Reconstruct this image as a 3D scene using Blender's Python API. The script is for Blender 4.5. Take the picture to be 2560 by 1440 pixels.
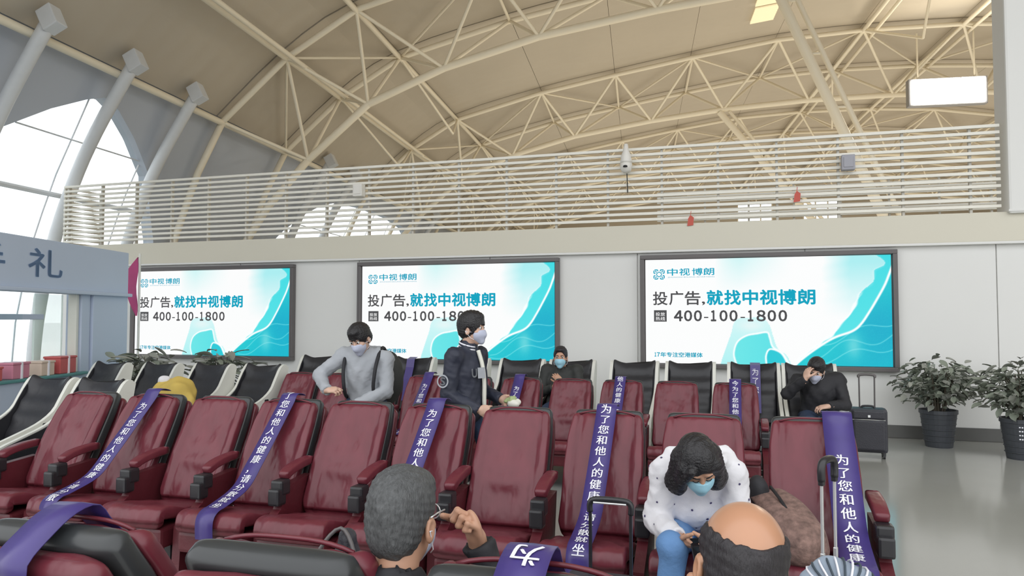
import bpy, bmesh, math, random
import numpy as np
from mathutils import Matrix, Vector

for o in list(bpy.data.objects):
    bpy.data.objects.remove(o)
SC = bpy.context.scene
COL = SC.collection
R = math.radians
rng = random.Random(7)
NP = np.random.default_rng(11)

# ------------------------------------------------------------------ camera, sky, light, exposure
cam_d = bpy.data.cameras.new('camera')
cam_d.sensor_width = 36.0
cam_d.lens = 36.0 * 1850.0 / 2560.0
cam_d.clip_end = 400
cam = bpy.data.objects.new('camera', cam_d)
COL.objects.link(cam)
cam.location = (0, 0, 1.6)
cam.rotation_euler = (R(90) + math.atan(76 / 1850), 0, R(17))
SC.camera = cam

w = bpy.data.worlds.new('overcast_sky')
SC.world = w
w.use_nodes = True
bg = w.node_tree.nodes['Background']
bg.inputs[0].default_value = (0.97, 0.985, 1.0, 1)
bg.inputs[1].default_value = 1.95

SC.view_settings.view_transform = 'Standard'
SC.view_settings.look = 'None'
SC.view_settings.exposure = 0.0
SC.view_settings.gamma = 1.0
SC.view_settings.use_curve_mapping = False
SC.cycles.max_bounces = 8
SC.cycles.diffuse_bounces = 5
SC.cycles.caustics_reflective = False
SC.cycles.caustics_refractive = False


def area_light(name, loc, target, sx, sy, power, col):
    l = bpy.data.lights.new(name, 'AREA')
    l.shape = 'RECTANGLE'
    l.size, l.size_y = sx, sy
    l.energy = power
    l.color = col
    o = bpy.data.objects.new(name, l)
    COL.objects.link(o)
    o.location = loc
    o.rotation_euler = (Vector(target) - Vector(loc)).to_track_quat('-Z', 'Y').to_euler()
    return o


# hall frame: the vault's axis runs A (7.2 degrees left of the wall normal), B is across it
AL = R(17 - 9.81)
AX = Vector((-math.sin(AL), math.cos(AL), 0))
BX = Vector((math.cos(AL), math.sin(AL), 0))


def hall(a, b, z):
    v = AX * a + BX * b
    return Vector((v.x, v.y, z))


# added fill light, unseen behind the screen wall, brightening the vault from below
area_light('uplight', hall(37, 9, 3.3), hall(37, 9, 12), 30, 44, 3300, (1.0, 0.90, 0.74)).rotation_euler = (math.pi, 0, AL)

# ------------------------------------------------------------------ materials
MATS = {}


def mat(name, col, rough=0.6, metal=0.0, spec=0.5, noise=0.0, nscale=8.0, bump=0.0, bscale=40.0, emit=None, estr=1.0, alpha=1.0, coat=0.0, detail=4.0, stretch=None, bdist=.01):
    m = bpy.data.materials.new(name)
    m.use_nodes = True
    nt = m.node_tree
    b = nt.nodes['Principled BSDF']
    c = (*col, 1)
    b.inputs['Base Color'].default_value = c
    b.inputs['Roughness'].default_value = rough
    b.inputs['Metallic'].default_value = metal
    b.inputs['Specular IOR Level'].default_value = spec
    if coat:
        b.inputs['Coat Weight'].default_value = coat
        b.inputs['Coat Roughness'].default_value = 0.15
    tc = None
    if noise or bump:
        tc = nt.nodes.new('ShaderNodeTexCoord')
        src = tc.outputs['Object']
        if stretch:
            mp = nt.nodes.new('ShaderNodeMapping')
            mp.inputs['Scale'].default_value = stretch
            nt.links.new(src, mp.inputs[0])
            src = mp.outputs[0]
    if noise:
        n = nt.nodes.new('ShaderNodeTexNoise')
        n.inputs['Scale'].default_value = nscale
        n.inputs['Detail'].default_value = detail
        nt.links.new(src, n.inputs['Vector'])
        mx = nt.nodes.new('ShaderNodeMix')
        mx.data_type = 'RGBA'
        mx.inputs[6].default_value = tuple(max(0, x * (1 - noise)) for x in col) + (1,)
        mx.inputs[7].default_value = tuple(min(1, x * (1 + noise)) for x in col) + (1,)
        nt.links.new(n.outputs['Fac'], mx.inputs[0])
        nt.links.new(mx.outputs[2], b.inputs['Base Color'])
    if bump:
        n2 = nt.nodes.new('ShaderNodeTexNoise')
        n2.inputs['Scale'].default_value = bscale
        n2.inputs['Detail'].default_value = detail
        nt.links.new(src, n2.inputs['Vector'])
        bp = nt.nodes.new('ShaderNodeBump')
        bp.inputs['Strength'].default_value = bump
        bp.inputs['Distance'].default_value = bdist
        nt.links.new(n2.outputs['Fac'], bp.inputs['Height'])
        nt.links.new(bp.outputs[0], b.inputs['Normal'])
    if emit:
        b.inputs['Emission Color'].default_value = (*emit, 1)
        b.inputs['Emission Strength'].default_value = estr
    if alpha < 1:
        b.inputs['Alpha'].default_value = alpha
    MATS[name] = m
    return m


def srgb(r, g, b):
    f = lambda c: (c / 255 / 12.92) if c / 255 <= .04045 else ((c / 255 + .055) / 1.055) ** 2.4
    return (f(r), f(g), f(b))


mat('red_leather', (0.140, 0.024, 0.036), 0.34, noise=0.25, nscale=5, bump=0.7, bscale=5, detail=2.5, stretch=(1.8, 1.0, .9), bdist=.03)
mat('red_leather_dark', (0.10, 0.015, 0.022), 0.4, noise=0.2, nscale=6, bump=0.25, bscale=26)
mat('black_plastic', (0.022, 0.022, 0.025), 0.32)
mat('cap_plastic', (0.035, 0.038, 0.040), 0.28, noise=0.15, nscale=9)
mat('black_leather', (0.022, 0.022, 0.026), 0.42, bump=0.3, bscale=18, noise=0.2)
mat('shell_white', (0.72, 0.72, 0.66), 0.3, noise=0.04)
mat('sash', (0.060, 0.042, 0.19), 0.33, noise=0.12, nscale=14)
mat('white_print', (0.82, 0.82, 0.88), 0.6)
mat('steel_white', (0.82, 0.75, 0.60), 0.45, noise=0.05)
mat('rib_white', (0.62, 0.64, 0.66), 0.4, noise=0.05)
mat('panel_beige', (0.50, 0.445, 0.36), 0.7, noise=0.06, nscale=.5)
mat('shell_grey', (0.47, 0.51, 0.58), 0.7, noise=0.05, nscale=.5)  # blue lens haze tinted into the grey of the left shell
mat('dark_gap', (0.07, 0.06, 0.05), 0.9)
mat('wall_white', (0.74, 0.74, 0.72), 0.6, noise=0.03, nscale=.8)
mat('band_beige', (0.66, 0.63, 0.53), 0.6, noise=0.03, nscale=.8)
mat('slat_cream', (0.80, 0.78, 0.70), 0.4, noise=0.03)
mat('slat_post', (0.55, 0.53, 0.48), 0.5, noise=0.03)
mat('baseboard', (0.10, 0.10, 0.095), 0.35, noise=0.1)
mat('floor_stone', (0.40, 0.40, 0.37), 0.13, noise=0.07, nscale=1.2, spec=0.6)
mat('apron', (0.75, 0.75, 0.75), 0.9, noise=0.1)
mat('frame_grey', (0.12, 0.11, 0.11), 0.4, noise=0.06)
mat('skin', (0.52, 0.29, 0.19), 0.5, noise=0.08, nscale=12)
mat('skin_pale', (0.62, 0.40, 0.30), 0.5, noise=0.06, nscale=12)
mat('hair_black', (0.014, 0.013, 0.015), 0.38, noise=0.4, nscale=60, bump=0.6, bscale=120)
mat('hair_grey', (0.075, 0.078, 0.08), 0.55, noise=0.8, nscale=60, bump=0.5, bscale=120, detail=6, stretch=(2.5, 2.5, .5))
mat('hair_short', (0.022, 0.019, 0.022), 0.5, noise=0.5, nscale=90, bump=0.4, bscale=150, stretch=(2.5, 2.5, .5))
mat('mask_blue', (0.34, 0.62, 0.75), 0.7, bump=0.2, bscale=60, noise=.04)
mat('mask_pale', (0.50, 0.53, 0.66), 0.7, bump=0.2, bscale=60, noise=.04)
mat('eye_white', (0.8, 0.8, 0.78), 0.2)
mat('eye_dark', (0.02, 0.015, 0.01), 0.15)
mat('hoodie_white', (0.74, 0.73, 0.76), 0.85, bump=0.3, bscale=30, noise=.05)
mat('hoodie_grey', (0.38, 0.40, 0.43), 0.85, bump=0.3, bscale=30, noise=.08)
mat('jeans_light', (0.13, 0.27, 0.52), 0.8, bump=0.3, bscale=60, noise=.12, nscale=10)
mat('jeans_dark', (0.03, 0.05, 0.10), 0.8, bump=0.3, bscale=60, noise=.1)
mat('navy_jacket', (0.022, 0.026, 0.045), 0.6, bump=0.3, bscale=25, noise=.2)
mat('black_coat', (0.018, 0.018, 0.022), 0.7, bump=0.3, bscale=25, noise=.2)
mat('dark_coat', (0.03, 0.032, 0.03), 0.7, bump=0.3, bscale=25, noise=.2)
mat('shoe', (0.05, 0.05, 0.05), 0.5)
mat('spot_navy', (0.05, 0.04, 0.12), 0.7)
mat('chrome', (0.72, 0.73, 0.73), 0.3, metal=0.6)
mat('skin_shiny', (0.48, 0.25, 0.15), 0.3, noise=0.06, nscale=10)
mat('suit_black', (0.035, 0.035, 0.045), 0.5, bump=0.3, bscale=80, noise=.15)
mat('brown_tweed', (0.20, 0.125, 0.105), 0.9, noise=0.95, nscale=34, bump=0.6, bscale=60, detail=6)
mat('stripe_blue', (0.30, 0.36, 0.44), 0.8, noise=.1)
mat('stripe_dark', (0.05, 0.07, 0.09), 0.8)
mat('pot', (0.05, 0.055, 0.065), 0.5, noise=.1)
mat('leaf', (0.25, 0.28, 0.225), 0.5, noise=0.35, nscale=4)
mat('leaf_b', (0.31, 0.32, 0.28), 0.5, noise=0.3, nscale=4)
mat('stem', (0.10, 0.085, 0.06), 0.7)
mat('soil', (0.04, 0.03, 0.02), 0.95, noise=.3, nscale=40)
mat('kiosk_blue', (0.50, 0.58, 0.72), 0.5, noise=0.05, nscale=1)
mat('kiosk_letter', (0.24, 0.38, 0.62), 0.5)
mat('pennant', (0.55, 0.09, 0.24), 0.7, noise=.08)
mat('mint', (0.66, 0.84, 0.76), 0.5, noise=.03, alpha=.35)
mat('gift_red', (0.52, 0.10, 0.10), 0.5, noise=.1)
mat('gift_pink', (0.58, 0.22, 0.30), 0.5, noise=.1)
mat('gift_teal', (0.10, 0.28, 0.28), 0.5, noise=.1)
mat('gift_cream', (0.66, 0.52, 0.42), 0.5, noise=.1)
mat('yellow_cloth', (0.58, 0.42, 0.10), 0.8, bump=0.4, bscale=20, noise=.12)
mat('camera_white', (0.75, 0.73, 0.68), 0.35, noise=.03)
mat('camera_grey', (0.33, 0.33, 0.37), 0.4)
mat('lens_black', (0.01, 0.01, 0.012), 0.08)
mat('warn_red', (0.55, 0.10, 0.07), 0.6)
mat('wood_orange', (0.42, 0.17, 0.06), 0.4, noise=.2, nscale=10)
mat('phone', (0.02, 0.02, 0.025), 0.15)
mat('apple_white', (0.7, 0.7, 0.62), 0.6)
mat('green_wrap', (0.35, 0.42, 0.2), 0.6)
mat('lamp_glow', (0.9, 0.88, 0.8), 0.5, emit=(1.0, 0.95, 0.85), estr=14)
mat('skylight_glow', (0.7, 0.6, 0.4), 0.6, emit=(1.0, 0.86, 0.55), estr=0.55)  # reflected sunlight on the ceiling, put into a warm glowing colour
mat('lamp_body', (0.25, 0.25, 0.26), 0.4)

# thin clear glass: mostly transparent with a faint reflection
gm = bpy.data.materials.new('glass')
gm.use_nodes = True
nt = gm.node_tree
nt.nodes.clear()
o_ = nt.nodes.new('ShaderNodeOutputMaterial')
tr = nt.nodes.new('ShaderNodeBsdfTransparent')
tr.inputs[0].default_value = (0.93, 0.97, 0.98, 1)
gl = nt.nodes.new('ShaderNodeBsdfGlossy')
gl.inputs['Roughness'].default_value = 0.02
mxs = nt.nodes.new('ShaderNodeMixShader')
mxs.inputs[0].default_value = 0.05
nt.links.new(tr.outputs[0], mxs.inputs[1])
nt.links.new(gl.outputs[0], mxs.inputs[2])
nt.links.new(mxs.outputs[0], o_.inputs[0])
MATS['glass'] = gm

# the corrugated decking of the ceiling: ribs as fine relief running across the vault
pm = MATS['panel_beige']
nt = pm.node_tree
tc = nt.nodes.new('ShaderNodeTexCoord')
mp = nt.nodes.new('ShaderNodeMapping')
mp.inputs['Rotation'].default_value = (0, 0, -AL)
wv = nt.nodes.new('ShaderNodeTexWave')
wv.bands_direction = 'Y'
wv.inputs['Scale'].default_value = 0.55
bp = nt.nodes.new('ShaderNodeBump')
bp.inputs['Strength'].default_value = 0.25
bp.inputs['Distance'].default_value = 0.05
nt.links.new(tc.outputs['Object'], mp.inputs[0])
nt.links.new(mp.outputs[0], wv.inputs[0])
nt.links.new(wv.outputs['Fac'], bp.inputs['Height'])
nt.links.new(bp.outputs[0], nt.nodes['Principled BSDF'].inputs['Normal'])

# the screens show a printed picture: its colours come from a colour attribute and are lit from behind
sm = bpy.data.materials.new('screen_picture')
sm.use_nodes = True
nt = sm.node_tree
at = nt.nodes.new('ShaderNodeAttribute')
at.attribute_name = 'picture'
pb = nt.nodes['Principled BSDF']
pb.inputs['Base Color'].default_value = (0.02, 0.02, 0.02, 1)
pb.inputs['Roughness'].default_value = 0.5
pb.inputs['Specular IOR Level'].default_value = 0.08
nt.links.new(at.outputs['Color'], pb.inputs['Emission Color'])
pb.inputs['Emission Strength'].default_value = 1.0
MATS['screen_picture'] = sm


def screen_ink(name, rgb255):
    c = srgb(*rgb255)
    mat(name, (0.01, 0.01, 0.01), 0.5, spec=0.08, emit=c, estr=1.0)


screen_ink('ink_grey', (78, 78, 80))
screen_ink('ink_teal', (12, 163, 192))
screen_ink('ink_white', (244, 244, 244))

# ------------------------------------------------------------------ object helpers


def world_of(o):
    m = o.matrix_basis.copy()
    if o.parent:
        m = world_of(o.parent) @ o.matrix_parent_inverse @ m
    return m


def keep(o, parent):
    """parent o but leave it where it stands in the world"""
    o.parent = parent
    o.matrix_parent_inverse = world_of(parent).inverted()


def mesh_obj(name, V, F, m, parent=None, smooth=False, local=False):
    me = bpy.data.meshes.new(name)
    me.from_pydata([tuple(v) for v in V], [], [tuple(f) for f in F])
    if smooth:
        me.polygons.foreach_set('use_smooth', [True] * len(me.polygons))
    me.update()
    o = bpy.data.objects.new(name, me)
    COL.objects.link(o)
    me.materials.append(MATS[m])
    if parent is not None:
        if local:
            o.parent = parent
        else:
            keep(o, parent)
    return o


def empty(name, loc, rz=0.0, label=None, cat=None, group=None):
    o = bpy.data.objects.new(name, None)
    COL.objects.link(o)
    o.empty_display_size = 0.1
    o.location = loc
    o.rotation_euler = (0, 0, rz)
    tag(o, label, cat, group)
    return o


def tag(o, label=None, cat=None, group=None, kind=None):
    if label: o['label'] = label
    if cat: o['category'] = cat
    if group: o['group'] = group
    if kind: o['kind'] = kind
    return o


def copy_tree(o, parent=None):
    c = o.copy()
    COL.objects.link(c)
    if parent is not None:
        c.parent = parent
    for ch in CH[o.name]:
        copy_tree(ch, c)
    return c


CH = {}


class MB:
    """collects shapes into one mesh"""

    def __init__(s):
        s.V = []
        s.F = []

    def add(s, V, F):
        n = len(s.V)
        s.V += [tuple(v) for v in V]
        s.F += [tuple(i + n for i in f) for f in F]
        return s

    def box(s, c, d, M=None):
        x, y, z = d[0] / 2, d[1] / 2, d[2] / 2
        V = [Vector((sx * x, sy * y, sz * z)) for sx in (-1, 1) for sy in (-1, 1) for sz in (-1, 1)]
        if M is not None:
            V = [M @ v for v in V]
        V = [v + Vector(c) for v in V]
        return s.add(V, [(0, 1, 3, 2), (4, 6, 7, 5), (0, 4, 5, 1), (2, 3, 7, 6), (0, 2, 6, 4), (1, 5, 7, 3)])

    def rbox(s, c, d, r=0.01, M=None):
        """box with chamfered edges"""
        bm = bmesh.new()
        bmesh.ops.create_cube(bm, size=1)
        for v in bm.verts:
            v.co = Vector((v.co.x * d[0], v.co.y * d[1], v.co.z * d[2]))
        bmesh.ops.bevel(bm, geom=bm.edges[:], offset=r, segments=2, affect='EDGES', profile=.6)
        bm.verts.index_update()
        V = [(M @ v.co if M is not None else v.co) + Vector(c) for v in bm.verts]
        F = [[v.index for v in f.verts] for f in bm.faces]
        bm.free()
        return s.add(V, F)

    def tube(s, pts, r, n=10, closed=False):
        pts = [Vector(p) for p in pts]
        rr = r if hasattr(r, '__len__') else [r] * len(pts)
        V = []
        up = None
        N = len(pts)
        for i, p in enumerate(pts):
            if closed:
                t = (pts[(i + 1) % N] - pts[i - 1]).normalized()
            else:
                t = (pts[min(i + 1, N - 1)] - pts[max(i - 1, 0)]).normalized()
            if up is None:
                up = t.orthogonal().normalized()
            up = (up - t * up.dot(t)).normalized()
            sd = t.cross(up)
            for k in range(n):
                a = 2 * math.pi * k / n
                V.append(p + (up * math.cos(a) + sd * math.sin(a)) * rr[i])
        F = []
        for i in range(N if closed else N - 1):
            j = (i + 1) % N
            for k in range(n):
                F.append((i * n + k, i * n + (k + 1) % n, j * n + (k + 1) % n, j * n + k))
        if not closed:
            F.append(tuple(range(n - 1, -1, -1)))
            F.append(tuple((N - 1) * n + k for k in range(n)))
        return s.add(V, F)

    def lathe(s, prof, c=(0, 0, 0), n=20):
        V = []
        for r, z in prof:
            for k in range(n):
                a = 2 * math.pi * k / n
                V.append((c[0] + r * math.cos(a), c[1] + r * math.sin(a), c[2] + z))
        F = []
        for i in range(len(prof) - 1):
            for k in range(n):
                F.append((i * n + k, i * n + (k + 1) % n, (i + 1) * n + (k + 1) % n, (i + 1) * n + k))
        F.append(tuple(range(n - 1, -1, -1)))
        F.append(tuple((len(prof) - 1) * n + k for k in range(n)))
        return s.add(V, F)

    def prism(s, poly, d0, d1, axis='x'):
        """extrude a polygon of (p, q) between d0 and d1 along an axis"""
        n = len(poly)
        mk = {'x': lambda p, q, d: (d, p, q), 'y': lambda p, q, d: (p, d, q), 'z': lambda p, q, d: (p, q, d)}[axis]
        V = [mk(p, q, d0) for p, q in poly] + [mk(p, q, d1) for p, q in poly]
        F = [tuple(range(n)), tuple(range(2 * n - 1, n - 1, -1))]
        F += [(i, i + n, (i + 1) % n + n, (i + 1) % n) for i in range(n)]
        return s.add(V, F)

    def build(s, name, m, parent=None, smooth=False, local=False):
        return mesh_obj(name, s.V, s.F, m, parent, smooth, local)


UNIT = {}


def bar(name, p, q, r, m, parent=None, n=10):
    """a straight round tube: one shared unit cylinder per material, placed between two points"""
    key = (m, n)
    if key not in UNIT:
        mb = MB()
        V = [(math.cos(2 * math.pi * k / n), math.sin(2 * math.pi * k / n), z) for z in (0, 1) for k in range(n)]
        F = [(k, (k + 1) % n, n + (k + 1) % n, n + k) for k in range(n)] + [tuple(range(n - 1, -1, -1)), tuple(range(n, 2 * n))]
        me = bpy.data.meshes.new('round_tube')
        me.from_pydata(V, [], F)
        me.polygons.foreach_set('use_smooth', [i < n for i in range(n + 2)])
        me.materials.append(MATS[m])
        UNIT[key] = me
    o = bpy.data.objects.new(name, UNIT[key])
    COL.objects.link(o)
    p, q = Vector(p), Vector(q)
    d = q - p
    o.matrix_basis = Matrix.Translation(p) @ d.to_track_quat('Z', 'Y').to_matrix().to_4x4() @ Matrix.Diagonal((r, r, d.length, 1))
    if parent is not None:
        keep(o, parent)
    return o


def catmull(P, n):
    P = [np.array(p, float) for p in P]
    out = []
    for i in range(len(P) - 1):
        p0, p1, p2, p3 = P[max(i - 1, 0)], P[i], P[i + 1], P[min(i + 2, len(P) - 1)]
        for k in range(n):
            t = k / n
            out.append(.5 * ((2 * p1) + (p2 - p0) * t + (2 * p0 - 5 * p1 + 4 * p2 - p3) * t * t + (-p0 + 3 * p1 - 3 * p2 + p3) * t ** 3))
    out.append(P[-1])
    return out


def slab(spine, half, d0, d1, rnd=0.03, M=24, K=28, disp=None, ex=5.0):
    """a cushion: cross sections along a spine of (y, z), half width half(v), from d0 (back) to d1 (front) along the normal"""
    C = np.array(catmull(spine, 8))
    L = np.r_[0, np.cumsum(np.linalg.norm(np.diff(C, axis=0), axis=1))]
    T = L[-1]
    e = []
    for k in range(5):
        e.append(rnd * (1 - math.cos(math.pi / 2 * k / 4)))
    e = sorted(set(e + list(np.linspace(rnd, T - rnd, M)) + [T - x for x in e]))
    V = []
    F = []
    hd, md = (d1 - d0) / 2, (d1 + d0) / 2
    for s_ in e:
        y = np.interp(s_, L, C[:, 0]); z = np.interp(s_, L, C[:, 1])
        i0, i1 = max(0, s_ - .03), min(T, s_ + .03)
        t = np.array([np.interp(i1, L, C[:, 0]) - np.interp(i0, L, C[:, 0]), np.interp(i1, L, C[:, 1]) - np.interp(i0, L, C[:, 1])])
        t /= np.linalg.norm(t)
        nrm = np.array([-t[1], t[0]])
        v = s_ / T
        g = min(s_, T - s_) / rnd
        fac = math.sqrt(max(0, 1 - (1 - min(1, g)) ** 2)) if g < 1 else 1
        fac = max(fac, .02)
        wv_ = half(v) - rnd * (1 - fac)
        hdv = hd * (.15 + .85 * fac)
        for k in range(K):
            a = 2 * math.pi * (k + .5) / K
            c, s2 = math.cos(a), math.sin(a)
            x = wv_ * math.copysign(abs(c) ** (2 / ex), c)
            d = md + hdv * math.copysign(abs(s2) ** (2 / ex), s2)
            if disp and s2 > 0:
                d += disp(x / half(.5), v) * fac * min(1, s2 * 2.5)
            V.append((x, y + nrm[0] * d, z + nrm[1] * d))
    n = len(e)
    for i in range(n - 1):
        for k in range(K):
            F.append((i * K + k, i * K + (k + 1) % K, (i + 1) * K + (k + 1) % K, (i + 1) * K + k))
    F.append(tuple(range(K - 1, -1, -1)))
    F.append(tuple((n - 1) * K + k for k in range(K)))
    return V, F


# ------------------------------------------------------------------ lettering
GLY = {}


def glyph(s, bold=0.0):
    if (s, bold) in GLY:
        return GLY[(s, bold)]
    c = bpy.data.curves.new('lettering', 'FONT')
    c.body = s
    c.offset = bold
    c.resolution_u = 3
    o = bpy.data.objects.new('lettering', c)
    COL.objects.link(o)
    dg = bpy.context.evaluated_depsgraph_get()
    me = bpy.data.meshes.new_from_object(o.evaluated_get(dg))
    V = np.array([v.co[:2] for v in me.vertices]) if len(me.vertices) else np.zeros((0, 2))
    F = [tuple(p.vertices) for p in me.polygons]
    bpy.data.objects.remove(o)
    bpy.data.curves.remove(c)
    bpy.data.meshes.remove(me)
    GLY[(s, bold)] = (V, F)
    return V, F


def fit_text(s, x0, y0, x1, y1, bold=0.0):
    """a string as flat faces filling a box; bold overprints slightly shifted copies"""
    V, F = glyph(s, 0.0)
    lo, hi = V.min(0), V.max(0)
    W = (V - lo) / (hi - lo) * [x1 - x0, y1 - y0] + [x0, y0]
    if bold > 0:
        b = bold * (y1 - y0)
        n = len(W)
        out_v, out_f = [], []
        for k, (dx, dy) in enumerate(((-1, 0), (1, 0), (0, -1), (0, 1), (-.7, -.7), (.7, .7), (-.7, .7), (.7, -.7))):
            out_v.append(W + [dx * b, dy * b])
            out_f += [tuple(i + k * n for i in f) for f in F]
        return np.concatenate(out_v), out_f
    return W, F

# ------------------------------------------------------------------ floor and ground
mb = MB().box((0, 22, -0.05), (90, 100, 0.1))
tag(mb.build('floor', 'floor_stone'), kind='structure')
mb = MB().box((0, 22, -0.18), (500, 500, 0.1))
tag(mb.build('ground', 'apron'), kind='structure')

# ------------------------------------------------------------------ vaulted roof of the hall
NODES = [(-10.25, 6.5), (-8.55, 8.02), (-6.75, 9.1), (-3.55, 9.95), (-.82, 10.47), (1.92, 10.95), (4.87, 11.4), (7.68, 11.56), (10.86, 11.56), (13.67, 11.4), (16.62, 10.95), (19.36, 10.47), (22.1, 9.95), (25.3, 9.1), (27.1, 8.02), (28.8, 6.5)]
ARCH = [16.8, 20.16, 26.9, 31.1, 37.2, 41.4, 47.5, 51.7]
END_A = 60.0
prof = catmull(NODES, 3)
out = []
for i, p in enumerate(prof):
    t = prof[min(i + 1, len(prof) - 1)] - prof[max(i - 1, 0)]
    t /= np.linalg.norm(t)
    out.append(np.array([-t[1], t[0]]))
ceil_root = empty('ceiling', hall(30, 9, 11))
tag(ceil_root, kind='structure')
bands = [3.0, 10.0] + ARCH + [END_A]
for bi in range(len(bands) - 1):
    for si in range(0, len(NODES) - 1):
        a0, a1 = bands[bi] + .03, bands[bi + 1] - .03
        ks = list(range(si * 3, si * 3 + 4))
        V = []
        F = []
        for a in (a0, a1):
            for off in (.22, .30):
                for q, k in enumerate(ks):
                    sh = 0
                    p = prof[k] + out[k] * off
                    if q == 0: p = p + (prof[k + 1] - prof[k]) * .006
                    if q == 3: p = p - (prof[k] - prof[k - 1]) * .006
                    V.append(hall(a, p[0], p[1]))
        for q in range(3):
            F.append((q, q + 1, 8 + q + 1, 8 + q))
            F.append((4 + q, 12 + q, 12 + q + 1, 4 + q + 1))
            F.append((q, 4 + q, 4 + q + 1, q + 1))
            F.append((8 + q, 8 + q + 1, 12 + q + 1, 12 + q))
        F += [(0, 8, 12, 4), (3, 7, 15, 11)]
        mesh_obj('ceiling_panel', V, F, 'panel_beige', ceil_root, smooth=False)
V = []
F = []
n = len(prof)
for a in (3.0, END_A):
    for k in range(n):
        p = prof[k] + out[k] * .36
        V.append(hall(a, p[0], p[1]))
for k in range(n - 1):
    F.append((k, k + 1, n + k + 1, n + k))
V += [v + Vector((0, 0, .12)) for v in V]
F += [tuple(x + 2 * n for x in reversed(f)) for f in F]
mesh_obj('roof_deck', V, F, 'dark_gap', ceil_root)

# left flank of the vault: a shell that comes down to the floor, cut by two arched windows
SH = [(-10.50, 6.62), (-11.1, 5.35), (-11.6, 4.3), (-12.05, 3.0), (-12.35, 1.5), (-12.45, 0.0)]
shz = [p[1] for p in SH][::-1]
shb = [p[0] for p in SH][::-1]
SHB = lambda z: float(np.interp(z, shz, shb))
W1 = [(7.4, 0), (7.6, 2.0), (9.6, 3.5), (11.2, 4.9), (12.2, 5.58), (12.9, 5.95), (13.35, 6.12), (13.8, 5.98), (14.55, 5.58), (15.5, 4.93), (16.5, 3.5), (17.1, 2.0), (17.2, 0)]
W2 = [(21.3, 0), (21.5, 2.5), (22.0, 3.9), (22.6, 4.5), (23.4, 5.1), (24.3, 5.55), (25.5, 5.85), (28, 6.0), (31, 6.0), (33, 5.85), (34.4, 5.5), (35.4, 4.6), (36, 3), (36.1, 0)]


def win_top(a):
    for Wn in (W1, W2):
        if Wn[0][0] < a < Wn[-1][0]:
            return float(np.interp(a, [p[0] for p in Wn], [p[1] for p in Wn]))
    return 0.0


aa = sorted(set(list(np.arange(3, 60.01, .5)) + list(np.arange(7.3, 17.4, .1)) + list(np.arange(21.2, 36.3, .15)) + [7.401, 17.199, 21.301, 36.099]))
V = []
F = []
RZ = 14
for off in (0.0, -0.28):
    for a in aa:
        zt = win_top(a)
        for k in range(RZ + 1):
            z = zt + (6.75 - zt) * k / RZ
            V.append(hall(a, SHB(min(z, 6.62)) + off, z))
na = len(aa)
for s_ in range(2):
    b0 = s_ * na * (RZ + 1)
    for i in range(na - 1):
        for k in range(RZ):
            q = (b0 + i * (RZ + 1) + k, b0 + (i + 1) * (RZ + 1) + k, b0 + (i + 1) * (RZ + 1) + k + 1, b0 + i * (RZ + 1) + k + 1)
            F.append(q if s_ == 0 else q[::-1])
b1 = na * (RZ + 1)
for i in range(na - 1):   # reveal of the openings
    F.append((i * (RZ + 1), b1 + i * (RZ + 1), b1 + (i + 1) * (RZ + 1), (i + 1) * (RZ + 1)))
tag(mesh_obj('wall_left', V, F, 'shell_grey', smooth=False), kind='structure')

# the arched windows: glass, mullions, transoms
for wi, (Wn, cuts, beams) in enumerate(((W1, (8.85, 10.95, 13.1, 15.2), (4.12, 5.2)), (W2, (23.5, 25.5, 27.5, 29.5, 31.5, 33.5), (3.2, 4.8)))):
    root = empty('window_%d' % (wi + 1), hall(Wn[0][0], -12, 0))
    tag(root, kind='structure')
    g = np.arange(Wn[0][0], Wn[-1][0] + .01, .2)
    edges = [Wn[0][0]] + list(cuts) + [Wn[-1][0]]
    for e0, e1 in zip(edges[:-1], edges[1:]):
        V = []
        F = []
        xs = np.linspace(e0, e1, 8)
        for a in xs:
            zt = max(win_top(a), 0.05)
            for k in range(7):
                z = zt * k / 6
                V.append(hall(a, SHB(z) - .15, z))
        for i in range(7):
            for k in range(6):
                F.append((i * 7 + k, (i + 1) * 7 + k, (i + 1) * 7 + k + 1, i * 7 + k + 1))
        mesh_obj('pane', V, F, 'glass', root, smooth=True)
    for a in cuts:
        zt = win_top(a)
        MB().tube([hall(a, SHB(z) - .15, z) for z in np.linspace(0, zt, 9)], .016, 6).build('mullion', 'rib_white', root)
    for bz, br in zip(beams, (.055, .018)):
        ins = [a for a in g if win_top(a) > bz]
        if ins:
            MB().tube([hall(ins[0] - .1, SHB(bz) - .1, bz), hall(ins[-1] + .1, SHB(bz) - .1, bz)], br, 8).build('transom', 'rib_white', root)

# right flank and far end, closing the hall
V = []
F = []
RS = [(18.54 - b, z) for b, z in SH]
for a in (3, END_A):
    for b, z in RS:
        V.append(hall(a, b, z))
for k in range(5):
    F.append((k, k + 1, 7 + k, 6 + k))
tag(mesh_obj('wall_right', V, F, 'panel_beige', smooth=True), kind='structure')

# far gable with glazed openings
top = [(p[0], p[1] + .3) for p in prof]
HOLES = [(7.6, 10.2), (12.5, 15.2)]
zz0, zz1 = 8.5, 10.7
root = empty('wall_back', hall(END_A, 9, 0))
tag(root, kind='structure')


def ztop(b):
    return float(np.interp(b, [p[0] for p in top], [p[1] for p in top]))


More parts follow.
